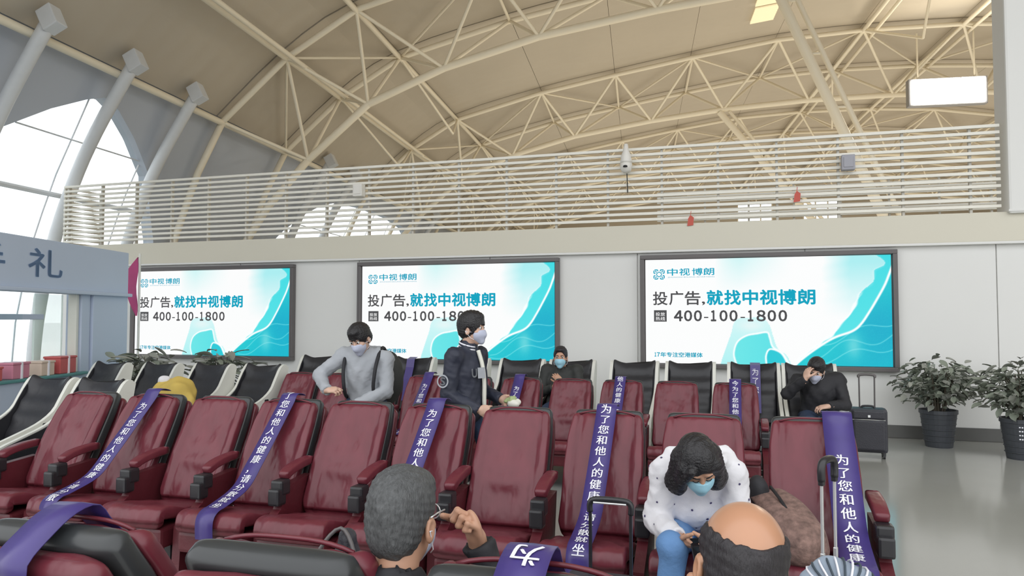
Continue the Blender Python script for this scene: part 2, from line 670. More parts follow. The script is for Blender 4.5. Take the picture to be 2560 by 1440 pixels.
def gable_piece(b0, b1, z0, z1):
    V = []
    n = 10
    F = []
    for d in (0, .3):
        for i in range(n + 1):
            b = b0 + (b1 - b0) * i / n
            V += [hall(END_A + d, b, z0), hall(END_A + d, b, z1 if z1 else ztop(b))]
    for i in range(n):
        F.append((2 * i, 2 * i + 2, 2 * i + 3, 2 * i + 1))
        q = 2 * n + 2
        F.append((q + 2 * i + 1, q + 2 * i + 3, q + 2 * i + 2, q + 2 * i))
    mesh_obj('gable_panel', V, F, 'panel_beige', root)


gable_piece(-12.4, 7.6, 0, None)
gable_piece(10.2, 12.5, 0, None)
gable_piece(15.2, 31, 0, None)
for wi, (b0, b1) in enumerate(HOLES):
    gable_piece(b0, b1, 0, zz0)
    gable_piece(b0, b1, zz1, None)
    wr = empty('window_%d' % (wi + 3), hall(END_A, (b0 + b1) / 2, zz0))
    tag(wr, kind='structure')
    mesh_obj('pane', [hall(END_A + .1, b0, zz0), hall(END_A + .1, b1, zz0), hall(END_A + .1, b1, zz1), hall(END_A + .1, b0, zz1)], [(0, 1, 2, 3)], 'glass', wr)
    for b in np.linspace(b0, b1, 4):
        bar('mullion', hall(END_A - .02, b, zz0), hall(END_A - .02, b, zz1), .05, 'steel_white', wr)
    for z in (zz0, (zz0 + zz1) / 2, zz1):
        bar('transom', hall(END_A - .02, b0, z), hall(END_A - .02, b1, z), .05, 'steel_white', wr)

# ------------------------------------------------------------------ steelwork
BOT = [(-8.75, 5.85), (-7.07, 7.28), (-5.0, 8.13), (-2.5, 8.8), (.48, 9.28), (3.2, 9.6), (6.3, 9.8), (9.27, 9.85), (12.24, 9.8), (15.34, 9.6), (18.06, 9.28), (21.04, 8.8), (23.54, 8.13), (25.6, 7.28), (27.3, 5.85)]
LEGL = [(-10.25, 6.5), (-10.89, 5.25), (-11.25, 4.3), (-11.7, 3.0), (-12.0, 1.5), (-12.1, 0.0)]
LEGB = [(-8.75, 5.85), (-9.9, 4.6), (-10.7, 3.4), (-11.3, 2.0), (-11.8, .0)]


def arch_truss(aa0, aa1, label):
    t = empty('roof_truss', hall((aa0 + aa1) / 2, -11.9, 0), 0, label, 'truss', 'arched trusses of the vault')
    am = (aa0 + aa1) / 2
    for a in (aa0, aa1):
        for i in range(len(NODES) - 1):
            bar('chord_tube', hall(a, *NODES[i]), hall(a, *NODES[i + 1]), .075, 'steel_white', t)
        for S in (1, -1):
            pts = [hall(a, b if S > 0 else 18.54 - b, z) for b, z in LEGL]
            MB().tube(pts, .085, 10).build('leg_tube', 'steel_white', t, smooth=True)
    for i in range(len(BOT) - 1):
        bar('bottom_chord', hall(am, *BOT[i]), hall(am, *BOT[i + 1]), .10, 'steel_white', t)
    for S in (1, -1):
        pts = [hall(am, b if S > 0 else 18.54 - b, z) for b, z in LEGB]
        MB().tube(pts, .10, 10).build('leg_tube', 'steel_white', t, smooth=True)
    for j in range(len(BOT)):
        for a in (aa0, aa1):
            for k in (j, j + 1):
                bar('web_tube', hall(am, *BOT[j]), hall(a, *NODES[k]), .048, 'steel_white', t, n=8)
    for k in range(len(NODES)):
        bar('cross_tube', hall(aa0, *NODES[k]), hall(aa1, *NODES[k]), .045, 'steel_white', t, n=8)
        if k < len(NODES) - 1:
            p_, q_ = (aa0, aa1) if k % 2 else (aa1, aa0)
            bar('plan_brace', hall(p_, *NODES[k]), hall(q_, *NODES[k + 1]), .036, 'steel_white', t, n=8)
    return t


names = ['white arched steel truss nearest the louvre screen, its lower end behind the left screen', 'white arched steel truss second from the louvre screen, crossing the middle of the picture',
         'white arched steel truss third from the louvre screen, seen low over the slats', 'white arched steel truss farthest from the louvre screen, glimpsed through the slats']
for i in range(4):
    arch_truss(ARCH[2 * i], ARCH[2 * i + 1], names[i])

# straight purlin tubes along the vault
pl = [(0, 'lowest straight purlin on the left, just above the arched windows'), (1, 'straight purlin second up from the left windows, doubled tubes'), (2, 'straight purlin third up from the left windows'),
      (7, 'straight purlin left of the floodlight, near the crown of the vault'), (8, 'straight purlin above the floodlight at the crown')]
for k, lab in pl:
    b, z = NODES[k]
    t = empty('purlin', hall(5, b, z), 0, 'white ' + lab, 'beam', 'purlins along the vault')
    ed = [4.5, 10.4] + ARCH + [END_A - .3]
    for i in range(len(ed) - 1):
        bar('tube', hall(ed[i], b, z - .02), hall(ed[i + 1], b, z - .02), .078 if k == 0 else .07, 'steel_white', t)
        if k in (1, 7, 8):
            bar('tube', hall(ed[i], b + .32, z - .12), hall(ed[i + 1], b + .32, z - .12), .06, 'steel_white', t)
            bar('tie', hall(ed[i], b, z - .02), hall(ed[i], b + .32, z - .12), .05, 'steel_white', t, n=8)
    if k in (1, 2, 7):
        for i in range(2, len(ed) - 1, 1):
            m_ = (ed[i] + ed[i + 1]) / 2
            zb = z - (1.5 if k < 7 else 1.7)
            if i % 2 == 1:
                for e in (ed[i], ed[i + 1]):
                    bar('brace', hall(e, b, z), hall(m_, b + .7, zb + .1), .04, 'steel_white', t, n=8)

# big round ribs standing in front of the arched windows
for i, a in enumerate((8.85, 10.95, 13.1, 15.2, 22.6, 24.8, 33.3, 35.5)):
    lab = ['nearest', 'second', 'third', 'fourth', 'fifth', 'sixth', 'seventh', 'eighth'][i]
    t = empty('window_rib', hall(a, -12.1, 0), 0, 'pale round curved rib on the left flank, %s from the photographer' % lab, 'column', 'round ribs of the left flank')
    pts = catmull([(-9.98, 6.62), (-10.75, 5.35), (-11.25, 4.3), (-11.7, 3.0), (-12.0, 1.5), (-12.1, 0.0)], 4)
    MB().tube([hall(a, p[0], p[1]) for p in pts], .125, 16).build('rib_tube', 'rib_white', t, smooth=True)
    mb = MB().rbox(hall(a, -9.90, 6.72), (.30, .26, .40), .02, Matrix.Rotation(R(-28), 3, 'Y') @ Matrix.Rotation(AL, 3, 'Z'))
    mb.build('head_block', 'rib_white', t)

# inclined columns of the far side
for lab, q0, q1, r in (('front', hall(18.5, 2.9, 10.6), hall(18.5, 7.3, 0), .12), ('rear', hall(29, 3.06, 9.5), hall(29, 10.5, 0), .12)):
    t = empty('inclined_column', q1, 0, 'slanting twin-tube steel column rising behind the louvre screen, %s of two' % lab, 'column', 'slanting columns')
    bar('tube', q0, q1, r, 'steel_white', t, n=14)
    off = BX * .36
    bar('tube', q0 + off, q1 + off, r * .55, 'steel_white', t, n=12)
    d = (q1 - q0)
    for k in range(1, 8):
        p = q0 + d * (k / 8)
        bar('spacer', p, p + off, .035, 'steel_white', t, n=8)

# floodlight bank under the crown of the vault
t = empty('floodlight', hall(27.2, 10.4, 9.8), 0, 'glaring rectangular floodlight bank hanging under the vault on the right', 'lamp')
mb = MB().rbox(hall(27.25, 10.4, 9.35), (2.5, .3, .95), .04, Matrix.Rotation(AL, 3, 'Z'))
mb.build('housing', 'lamp_body', t)
for k in range(3):
    MB().rbox(hall(27.06, 9.62 + k * .78, 9.35), (.74, .08, .85), .02, Matrix.Rotation(AL, 3, 'Z')).build('lamp_lens', 'lamp_glow', t)
for bb in (9.5, 11.3):
    bar('hanger', hall(27.25, bb, 9.8), hall(27.25, bb, 11.45), .03, 'steel_white', t, n=8)
area_light('floodlight_beam', hall(26.9, 10.4, 9.3), hall(10, 2, 4), 2.3, .8, 260, (1.0, 0.88, 0.68))

# two glowing ribbed panels between the trusses, painting sunlight reflected on the ceiling
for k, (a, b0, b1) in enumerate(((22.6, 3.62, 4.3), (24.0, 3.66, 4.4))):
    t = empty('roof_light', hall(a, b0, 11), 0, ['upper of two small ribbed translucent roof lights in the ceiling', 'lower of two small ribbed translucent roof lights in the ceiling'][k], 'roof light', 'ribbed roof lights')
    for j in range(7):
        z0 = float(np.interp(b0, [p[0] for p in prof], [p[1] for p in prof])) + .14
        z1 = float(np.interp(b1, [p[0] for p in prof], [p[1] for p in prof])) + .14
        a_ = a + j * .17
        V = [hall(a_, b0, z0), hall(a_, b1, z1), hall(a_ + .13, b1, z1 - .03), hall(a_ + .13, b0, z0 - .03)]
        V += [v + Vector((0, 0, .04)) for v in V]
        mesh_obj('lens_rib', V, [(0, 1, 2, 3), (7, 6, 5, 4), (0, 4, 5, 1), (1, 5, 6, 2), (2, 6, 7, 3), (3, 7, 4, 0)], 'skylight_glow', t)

# ------------------------------------------------------------------ the room wall with the screens
WY = 11.06
WX0, WX1 = -12.45, 7.0
root = empty('wall_front', (-3, WY + .1, 0))
tag(root, kind='structure')
MB().box(((WX0 + WX1) / 2, WY + .14, 1.49), (WX1 - WX0, .2, 2.98)).build('wall_core', 'wall_white', root)
cut = [WX0, -10.70, -8.40, -6.06, -3.75, -1.43, .9, 3.23, 5.1, WX1]
for x0, x1 in zip(cut[:-1], cut[1:]):
    MB().rbox(((x0 + x1) / 2, WY + .03, 1.36), (x1 - x0 - .012, .04, 2.42), .005).build('wall_panel', 'wall_white', root)
for x0, x1 in ((WX0, WX1),):
    MB().rbox(((x0 + x1) / 2, WY + .0, 2.79), (x1 - x0 - .004, .14, .38), .008).build('fascia_board', 'band_beige', root)
tag(MB().rbox(((WX0 + WX1) / 2, WY - .02, 2.585), (WX1 - WX0, .1, .035), .006).build('trim_1', 'wall_white'), kind='structure')
tag(MB().rbox(((WX0 + WX1) / 2, WY + .0, .085), (WX1 - WX0, .03, .17), .006).build('baseboard_front', 'baseboard'), kind='structure')
# rear and side of the room behind
tag(MB().box(((WX0 + WX1) / 2, WY + 3.6, 1.49), (WX1 - WX0, .2, 2.98)).build('wall_rear', 'wall_white'), kind='structure')

# pillar at the right end of the louvres
t = empty('pillar', (3.75, WY + .1, 2.9), 0, 'pale square pillar at the right end of the louvre screen', 'pillar')
MB().rbox((3.78, WY + .12, 6.9), (.86, .5, 7.9), .03).build('shaft', 'wall_white', t)
MB().rbox((3.78, WY + .12, 2.99), (.875, .515, .03), .006).build('base_plate', 'wall_white', t)


def louvre(x0, x1, y, label, posts, zt=4.13, n=13, dz=.0885, post_back=.06):
    t = empty('louvre_screen', ((x0 + x1) / 2, y, 2.98), 0, label, 'screen')
    mb = MB().rbox((0, 0, 0), (x1 - x0, .035, .042), .006)
    me = None
    for i in range(n):
        if me is None:
            o = mb.build('slat', 'slat_cream')
            me = o.data
        else:
            o = bpy.data.objects.new('slat', me)
            COL.objects.link(o)
        o.location = ((x0 + x1) / 2, y, zt - i * dz)
        keep(o, t)
    me = None
    for x in posts:
        if me is None:
            o = MB().rbox((0, 0, 0), (.035, .06, zt - 2.98), .006).build('post', 'slat_post')
            me = o.data
        else:
            o = bpy.data.objects.new('post', me)
            COL.objects.link(o)
        o.location = (x, y + post_back, 2.99 + (zt - 2.98) / 2)
        keep(o, t)
    return t


louvre(-12.42, 3.3, WY, 'long cream louvre screen of horizontal slats on top of the screen wall', np.arange(-12.35, 3.3, .806))
louvre(-1.5, 6.9, WY + 3.6, 'second louvre screen standing behind the long one, at the rear of the room', np.arange(-1.4, 6.9, .806))
# short return at the left end
t = empty('louvre_screen', (-12.45, WY + .4, 2.98), 0, 'short louvre return turning back at the left end of the long screen', 'screen')
for i in range(13):
    MB().rbox((-12.47, WY + .5, 4.13 - i * .0895), (.035, .9, .042), .006).build('slat', 'slat_cream', t)
for y in (WY + .1, WY + .93):
    MB().rbox((-12.50, y, 3.57), (.04, .04, 1.14), .006).build('post', 'slat_post', t)

# cameras and tags on the louvres
t = empty('dome_camera', (-1.5, WY - .2, 3.8), 0, 'white dome camera on a drooping bracket in front of the louvres', 'camera')
x, z = -1.565, 4.03
MB().lathe([(.015, .16), (.03, .15), (.045, .05), (.075, -.02), (.085, -.1), (.085, -.13)], (x, WY - .16, z), 18).build('bracket', 'camera_white', t, smooth=True)
MB().lathe([(.085, 0), (.09, -.02), (.088, -.07), (.07, -.12), (.03, -.15), (.005, -.155)], (x, WY - .16, z - .13), 18).build('dome', 'camera_white', t, smooth=True)
MB().lathe([(.001, -.02), (.032, -.018), (.034, .0), (.02, .012), (.001, .014)], (x + .0, WY - .245, z - .19), 14).build('lens', 'lens_black', t, smooth=True)
MB().tube([(x, WY - .08, z - .26), (x, WY - .02, z - .55)], .008, 6).build('cable', 'lens_black', t)
MB().rbox((x, WY - .08, z + .06), (.05, .14, .04), .006).build('arm', 'camera_white', t)
for x, z, lab, m_ in ((-6.02, 3.73, 'small pale box camera fixed to the louvres above the middle screen', 'camera_white'), (1.46, 3.73, 'small grey box loudspeaker fixed to the louvres on the right', 'camera_grey')):
    t = empty('wall_box', (x, WY - .1, z), 0, lab, 'camera' if x < 0 else 'loudspeaker')
    MB().rbox((x, WY - .09, z), (.17, .13, .21), .012).build('casing', m_, t)
    MB().rbox((x, WY - .16, z + .0), (.12, .01, .14), .004).build('front_grille', m_, t)
    MB().rbox((x, WY - .02, z), (.05, .05, .05), .008).build('bracket', m_, t)
for x, z, lab in ((.80, 3.28, 'small red tag hanging among the louvre slats'), (-.65, 3.0, 'small faded red tag on the wall edge below the louvres')):
    t = empty('tag', (x, WY - .06, z), 0, lab, 'tag')
    MB().prism([(x - .045, z - .06), (x + .04, z - .05), (x + .05, z + .06), (x + .0, z + .1), (x - .03, z + .05)], WY - .085, WY - .078, 'y').build('card', 'warn_red', t)
    MB().tube([(x, WY - .08, z + .09), (x + .01, WY - .05, z + .16)], .004, 5).build('string', 'warn_red', t)

# ------------------------------------------------------------------ the three lit screens
NU, NV = 340, 165
uu, vv = np.meshgrid(np.linspace(0, 1, NU), np.linspace(0, 1, NV))
# design space: x 60..2460, y (down) 140..1205
PXx = 60 + uu * 2400
PYy = 1205 - vv * 1065


def dist_poly(pts):
    d = np.full(PXx.shape, 1e9)
    for (x0, y0), (x1, y1) in zip(pts[:-1], pts[1:]):
        dx, dy = x1 - x0, y1 - y0
        h = np.clip(((PXx - x0) * dx + (PYy - y0) * dy) / (dx * dx + dy * dy), 0, 1)
        d = np.minimum(d, np.hypot(PXx - x0 - dx * h, PYy - y0 - dy * h))
    return d


def inside(pts):
    c = np.zeros(PXx.shape, bool)
    n = len(pts)
    for i in range(n):
        x0, y0 = pts[i]
        x1, y1 = pts[(i + 1) % n]
        if y0 == y1: continue
        c ^= ((y0 > PYy) != (y1 > PYy)) & (PXx < (x1 - x0) * (PYy - y0) / (y1 - y0) + x0)
    return c


def sm3(pts, n=8):
    return [tuple(p) for p in catmull(pts, n)]


pic = np.ones(PXx.shape + (3,)) * np.array([250, 251, 251.])


def blend(mask, col):
    global pic
    m = np.clip(mask, 0, 1)[..., None]
    pic = pic * (1 - m) + np.array(col, float) * m


wob = 12 * np.sin(PYy * .021 + 1.3) + 8 * np.sin(PYy * .057 + PXx * .01)
# pale wedge at the top and pale veil at the upper right
tt = np.clip((1550 - PXx) / 700, 0, 1) * np.clip((PXx - 780) / 250, 0, 1) * np.clip((480 - PYy - (1100 - PXx) * -.18) / 380, 0, 1)
blend(tt * .85, (176, 238, 238))
t2 = np.clip((PXx - 1830 + wob) / 260, 0, 1) * np.clip((760 - PYy) / 560, 0, 1)
blend(t2 * .8, (150, 232, 236))
ridge2 = sm3([(2250, 90), (2390, 190), (2395, 240), (2310, 290), (2300, 390), (2190, 490), (2150, 570), (2110, 650), (2070, 720), (1985, 800), (1930, 890), (1850, 950), (1760, 1020), (1640, 1110), (1560, 1205)])
ridge1 = sm3([(2470, 250), (2440, 330), (2400, 430), (2330, 560), (2260, 680), (2180, 800), (2100, 868), (1950, 925), (1850, 980), (1720, 1070), (1620, 1150), (1560, 1205)])
outer = inside(ridge2 + [(2500, 1300), (2500, 60)])
g = np.clip((PYy - 150) / 800, 0, 1)
blend(outer * 1.0, (60, 218, 226))
blend(outer * g * .55, (110, 232, 234))
inner = inside(ridge1 + [(2500, 1300), (2500, 200)])
blend(inner * 1.0, (12, 186, 206))
ri = dist_poly(ridge1)
blend(inner * np.clip(1 - ri / 330, 0, 1) * .55, (40, 214, 214))
blend(inner * np.exp(-((PXx - 2330) ** 2 + (PYy - 820) ** 2) / 90000) * .7, (0, 165, 200))
blend(inner * np.exp(-((PXx - 2110) ** 2 / 5000 + (PYy - 1010) ** 2 / 14000)) * .45, (190, 240, 235))
for off, amp in ((0, 40), (70, 55), (150, 40)):
    cv = [(1700 + i * 80, 1180 - off - (i * 80) ** .93 * (.35 + off * .0012) + amp * math.sin(i * .9 + off)) for i in range(11)]
    blend(inner * np.exp(-(dist_poly(sm3(cv, 4)) / 5) ** 2) * .6, (150, 235, 238))
grain = NP.normal(0, 1, PXx.shape)
blend(inner * np.clip(grain * .06, 0, 1), (90, 225, 225))
blend(np.clip(1.3 - np.abs(ri - 2) / 11, 0, 1) * (PXx > 1560), (252, 254, 254))
r2 = dist_poly(ridge2)
rag = .55 + .45 * np.sin(PYy * .05 + 2 * np.sin(PYy * .013))
blend(np.clip(1.2 - np.abs(r2 - 6 * rag) / (7 + 9 * rag), 0, 1) * np.clip((PYy - 420) / 200, 0.15, 1), (250, 254, 254))
# the hill at the bottom
hill = [(830, 1215)] + sm3([(830, 1205), (880, 1060), (940, 900), (970, 790), (1030, 745), (1140, 738), (1250, 742), (1320, 815), (1355, 930), (1395, 1040), (1480, 1110), (1525, 1205)]) + [(1525, 1215)]
hin = inside(hill)
blend(hin * (.55 + .45 * np.clip((PYy - 740) / 460, 0, 1)), (176, 240, 241))
blend(hin * np.exp(-((PXx - 1140) ** 2 / 16000 + (PYy - 820) ** 2 / 3000)) * .6, (240, 245, 245))
h2l = sm3([(990, 1205), (965, 1100), (1000, 985), (1090, 920), (1200, 897), (1295, 885), (1320, 940), (1350, 1030), (1440, 1090), (1510, 1205)])
h2 = inside([(990, 1215)] + h2l + [(1510, 1215)])
blend(h2 * 1.0, (104, 228, 230))
blend(h2 * np.clip((PXx - 1000) / 500, 0, 1) * .4, (60, 212, 222))
blend(np.clip(1.3 - dist_poly(h2l) / 10, 0, 1), (252, 255, 255))
h3l = sm3([(1285, 1205), (1283, 1110), (1325, 1050), (1430, 1090), (1495, 1205)])
h3 = inside([(1285, 1215)] + h3l + [(1495, 1215)])
blend(h3 * 1.0, (34, 200, 214))
blend(np.clip(1.3 - dist_poly(h3l) / 10, 0, 1), (252, 255, 255))
pic = np.clip(pic, 0, 255) / 255
lin = np.where(pic <= .04045, pic / 12.92, ((pic + .055) / 1.055) ** 2.4)

IX0, IX1, IZ0, IZ1 = -1.64, 1.64, -.755, .755     # picture, local to the screen's centre
V = [(IX0 + (IX1 - IX0) * u, 0, IZ0 + (IZ1 - IZ0) * v) for u, v in zip(uu.ravel(), vv.ravel())]
F = [(j * NU + i, j * NU + i + 1, (j + 1) * NU + i + 1, (j + 1) * NU + i) for j in range(NV - 1) for i in range(NU - 1)]
pic_me = bpy.data.meshes.new('picture')
pic_me.from_pydata(V, [], F)
ca = pic_me.color_attributes.new('picture', 'FLOAT_COLOR', 'POINT')
ca.data.foreach_set('color', np.c_[lin.reshape(-1, 3), np.ones(NU * NV)].astype(np.float32).ravel())
pic_me.materials.append(MATS['screen_picture'])


def sxz(x, y):
    return IX0 + (IX1 - IX0) * (x - 60) / 2400, IZ0 + (IZ1 - IZ0) * (1205 - y) / 1065


def screen_text(mb, s, x0, y0, x1, y1, bold, d):
    X0, Z1 = sxz(x0, y0)
    X1, Z0 = sxz(x1, y1)
    W, F = fit_text(s, X0, Z0, X1, Z1, bold)
    mb.add([(p[0], -d, p[1]) for p in W], F)


tg, tt_, tw_, lg, sl_ = MB(), MB(), MB(), MB(), MB()
for s, x0, x1, y0, y1 in (('投', 140, 290, 472, 608), ('广', 312, 455, 468, 608), ('告', 474, 632, 470, 608), (',', 648, 680, 575, 612)):
    screen_text(tg, s, x0, y0, x1, y1, .018, .004)
for i, s in enumerate('就找中视博朗'):
    x0 = (702, 880, 1062, 1232, 1412, 1598)[i]
    screen_text(tt_, s, x0, 464, x0 + (158, 158, 145, 165, 165, 160)[i], 608, .034, .004)
for s, x0, x1 in (('４', 358, 450), ('０', 463, 546), ('０', 565, 646), ('１', 738, 792), ('０', 826, 906), ('０', 926, 1006), ('１', 1108, 1162), ('８', 1194, 1284), ('０', 1302, 1384), ('０', 1408, 1490)):
    screen_text(tg, s, x0 + 4, 668, x1 - 4, 772, .045, .004)
for x0 in (668, 1036):
    x_a, z_a = sxz(x0, 731)
    x_b, z_b = sxz(x0 + 44, 743)
    tg.add([(x_a, -.004, z_b), (x_b, -.004, z_b), (x_b, -.004, z_a), (x_a, -.004, z_a)], [(0, 1, 2, 3)])
x0, z1 = sxz(148, 662)
x1, z0 = sxz(282, 780)
tg.add([(x0, -.004, z0), (x1, -.004, z0), (x1, -.004, z1), (x0, -.004, z1)], [(0, 1, 2, 3)])
for s, bx0, by0 in (('投', 166, 684), ('放', 218, 684), ('热', 166, 730), ('线', 218, 730)):
    screen_text(tw_, s, bx0, by0, bx0 + 46, by0 + 38, .01, .006)
screen_text(sl_, '１', 152, 1098, 168, 1138, .05, .004)
screen_text(sl_, '７', 176, 1098, 206, 1138, .05, .004)
screen_text(sl_, '年专注空港媒体', 214, 1094, 650, 1142, .03, .004)
for i, s in enumerate('中视博朗'):
    x0 = (292, 418, 550, 668)[i]
    screen_text(lg, s, x0, 234, x0 + 108, 306, .02, .004)
screen_text(lg, 'ZHONGSHI BOLANG ADVERTISING', 296, 318, 780, 329, .0, .004)
# emblem: a square of eight broken strokes around a small rotated square
q = lambda x, y: (*sxz(x, y),)


def stroke(mb, pts, wd):
    for (xa, ya), (xb, yb) in zip(pts[:-1], pts[1:]):
        dx, dy = xb - xa, yb - ya
        l = math.hypot(dx, dy)
        nx, ny = -dy / l * wd / 2, dx / l * wd / 2
        P = [q(xa + nx, ya + ny), q(xb + nx, yb + ny), q(xb - nx, yb - ny), q(xa - nx, ya - ny)]
        mb.add([(p[0], -.004, p[1]) for p in P], [(3, 2, 1, 0)])


cx, cy = 205, 292
for a in range(4):
    ca_, sa_ = math.cos(a * math.pi / 2), math.sin(a * math.pi / 2)
    rt = lambda p: (cx + p[0] * ca_ - p[1] * sa_, cy + (p[0] * sa_ + p[1] * ca_) * .87)
    stroke(lg, [rt((-48, -54)), rt((-14, -54)), rt((-14, -38))], 11)
    stroke(lg, [rt((48, -54)), rt((14, -54)), rt((14, -38))], 11)
    stroke(lg, [rt((-54, -40)), rt((-54, -16))], 11)
    stroke(lg, [rt((-42, -42)), rt((-24, -24))], 10)
    stroke(lg, [rt((-26, -8)), rt((-8, -26)), rt((10, -26))], 9)
    stroke(lg, [rt((54, -40)), rt((54, -16))], 11)

SCR = [(-8.98, 'wide lit advertising screen at the left of the wall, partly behind the pennant'), (-4.325, 'wide lit advertising screen in the middle of the wall, behind the standing men'), (.335, 'wide lit advertising screen at the right of the wall, beside the tall potted plants')]
me_cache = {}
for si, (cx_, lab) in enumerate(SCR):
    t = empty('advertising_screen', (cx_, WY - .05, 1.705), 0, lab, 'screen', 'advertising screens on the wall')
    FW, FH = 1.715, .823
    for nm, c, d in (('frame_rail', (0, .0, FH - .03), (FW * 2, .1, .06)), ('frame_rail', (0, .0, -FH + .03), (FW * 2, .1, .06)), ('frame_stile', (-FW + .03, 0, 0), (.06, .1, FH * 2 - .12)), ('frame_stile', (FW - .03, 0, 0), (.06, .1, FH * 2 - .12))):
        MB().rbox(c, d, .008).build(nm, 'frame_grey', t, local=True)
    MB().box((0, .03, 0), (FW * 2 - .1, .03, FH * 2 - .1)).build('back_panel', 'frame_grey', t, local=True)
    o = bpy.data.objects.new('picture_panel', pic_me)
    COL.objects.link(o)
    o.parent = t
    for nm, mbx, m_ in (('dark_lettering', tg, 'ink_grey'), ('teal_lettering', tt_, 'ink_teal'), ('slogan_lettering', sl_, 'ink_teal'), ('white_lettering', tw_, 'ink_white'), ('emblem_and_name', lg, 'ink_teal')):
        if nm not in me_cache:
            oo = mbx.build(nm, m_)
            me_cache[nm] = oo.data
        else:
            oo = bpy.data.objects.new(nm, me_cache[nm])
            COL.objects.link(oo)
        oo.parent = t

# ------------------------------------------------------------------ red leather recliners (local: origin on the floor, front towards -y)
SPINE = [(0.0, .38), (.045, .52), (.125, .70), (.225, .88), (.330, 1.045)]


def back_half(v):
    return float(np.interp(v, [0, .12, .3, .55, .8, 1], [.205, .232, .226, .228, .222, .205]))


def wrinkle(seed):
    r = np.random.default_rng(seed)
    ks = [(r.uniform(3, 9), r.uniform(2, 7), r.uniform(0, 6.28), r.uniform(.0012, .0032)) for _ in range(7)]
    cr = [(r.uniform(-.5, .5), r.uniform(.1, .85), r.uniform(-.9, .9), r.uniform(.010, .022), r.uniform(.009, .022) * r.choice([-1, 1])) for _ in range(13)]

    def f(u, v):
        d = -.018 * math.exp(-(((abs(u) - .70) / .05) ** 2))            # seam beside the bolster
        d += .020 * (1 if abs(u) > .74 else max(0, (abs(u) - .66) / .08)) * (1 - v * .45)
        d += -.012 * math.exp(-((v - .62) / .3) ** 2) * (abs(u) < .68)
        for a, b, p, m in ks:
            d += m * math.sin(a * u * 2 + p) * math.sin(b * v * 1.6 + p * 2)
        if abs(u) < .7:
            for u0, v0, sl, wd, dp in cr:
                t_ = (u - u0) - sl * (v - v0)
                d += dp * math.exp(-(t_ / (wd * 3)) ** 2) * math.exp(-((v - v0) / .16) ** 2)
        d += -.016 * math.exp(-(v / .05) ** 2)
        return d
    return f


def make_recliner(seed, with_left_arm=False):
    root = empty('leather_recliner', (0, 0, 0))
    V, F = slab(SPINE, back_half, -.060, .0, .04, 40, 44, wrinkle(seed), ex=4.5)
    mesh_obj('backrest', V, F, 'red_leather', root, smooth=True)
    sp = [(.02, .36), (.065, .52), (.145, .70), (.245, .88), (.357, 1.077)]
    V, F = slab(sp, lambda v: back_half(v) - .001 - .02 * max(0, v - .8), -.118, -.030, .030, 14, 32, lambda u, v: -.012 * math.exp(-((v - .93) / .03) ** 2))
    mesh_obj('back_shell', V, F, 'cap_plastic', root, smooth=True)
    sp2 = [(.03, .34), (.075, .52), (.155, .70), (.255, .88), (.350, 1.062)]
    wr = wrinkle(seed + 50)
    V, F = slab([(p[0], p[1]) for p in sp2], lambda v: back_half(v) - .004, -.195, -.112, .035, 20, 36, wr and None, ex=4)
    V = [(x, y + .006 * math.sin(x * 40 + z * 9) * (y > .3), z) for x, y, z in V]
    mesh_obj('rear_cover', V, F, 'red_leather', root, smooth=True)
    # piping along the top front edge
    MB().tube([(x, .335, 1.050 - 4.8 * abs(x) ** 3) for x in np.linspace(-.165, .165, 13)], .006, 6).build('piping', 'red_leather', root, smooth=True)
    # seat cushion with a rounded front
    ss = [(.03, .40), (-.15, .435), (-.33, .475), (-.455, .485), (-.50, .44), (-.505, .36)]
    V, F = slab(ss[::-1], lambda v: .222, -.09, .0, .04, 26, 32, lambda u, v: .006 * math.sin(v * 14) * math.cos(u * 3) - .010 * math.exp(-((abs(u) - .8) / .07) ** 2), ex=5)
    mesh_obj('seat_cushion', V, F, 'red_leather', root, smooth=True)
    mb = MB().rbox((0, -.18, .30), (.44, .56, .12), .02)
    mb.build('seat_base', 'red_leather_dark', root)
    for x in (-.17, .17):
        MB().rbox((x, -.15, .13), (.05, .40, .26), .012).build('leg', 'black_plastic', root)
    MB().tube([(-.24, -.1, .22), (.24, -.1, .22)], .025, 8).build('beam', 'black_plastic', root)

    def arm(x):
        V, F = slab([(.16, .672), (.05, .665), (-.06, .648), (-.135, .62)], lambda v: .038 - .006 * abs(v - .5), -.05, .0, .02, 10, 20)
        V = [(vx + x, vy, vz) for vx, vy, vz in V]
        a = mesh_obj('armrest', V, F, 'red_leather', root, smooth=True)
        mb = MB().rbox((x, -.165, .585), (.082, .09, .09), .014).rbox((x, -.200, .535), (.076, .085, .10), .014)
        mb.build('control_block', 'black_plastic', a)
        mb = MB().prism([(.13, .61), (-.12, .59), (-.20, .46), (-.38, .36), (-.40, .06), (.02, .06)], x - .028, x + .028)
        mb.build('side_panel', 'red_leather_dark', a)
    arm(.270)
    if with_left_arm:
        arm(-.270)
    return root


def subtree(o):
    CH[o.name] = [c for c in bpy.data.objects if c.parent == o]
    for c in CH[o.name]:
        subtree(c)


protos = [make_recliner(3, True), make_recliner(21), make_recliner(77)]
for p_ in protos:
    subtree(p_)
used = [False] * 3


def put(i, loc, rz, s=1.0, label=None, group=None, cat='chair', wx=1.0):
    if not used[i]:
        o = protos[i]
        used[i] = True
    else:
        o = copy_tree(protos[i])
    o.location = loc
    o.rotation_euler = (0, 0, rz)
    o.scale = (s * wx, s, s)
    tag(o, label, cat, group)
    return o


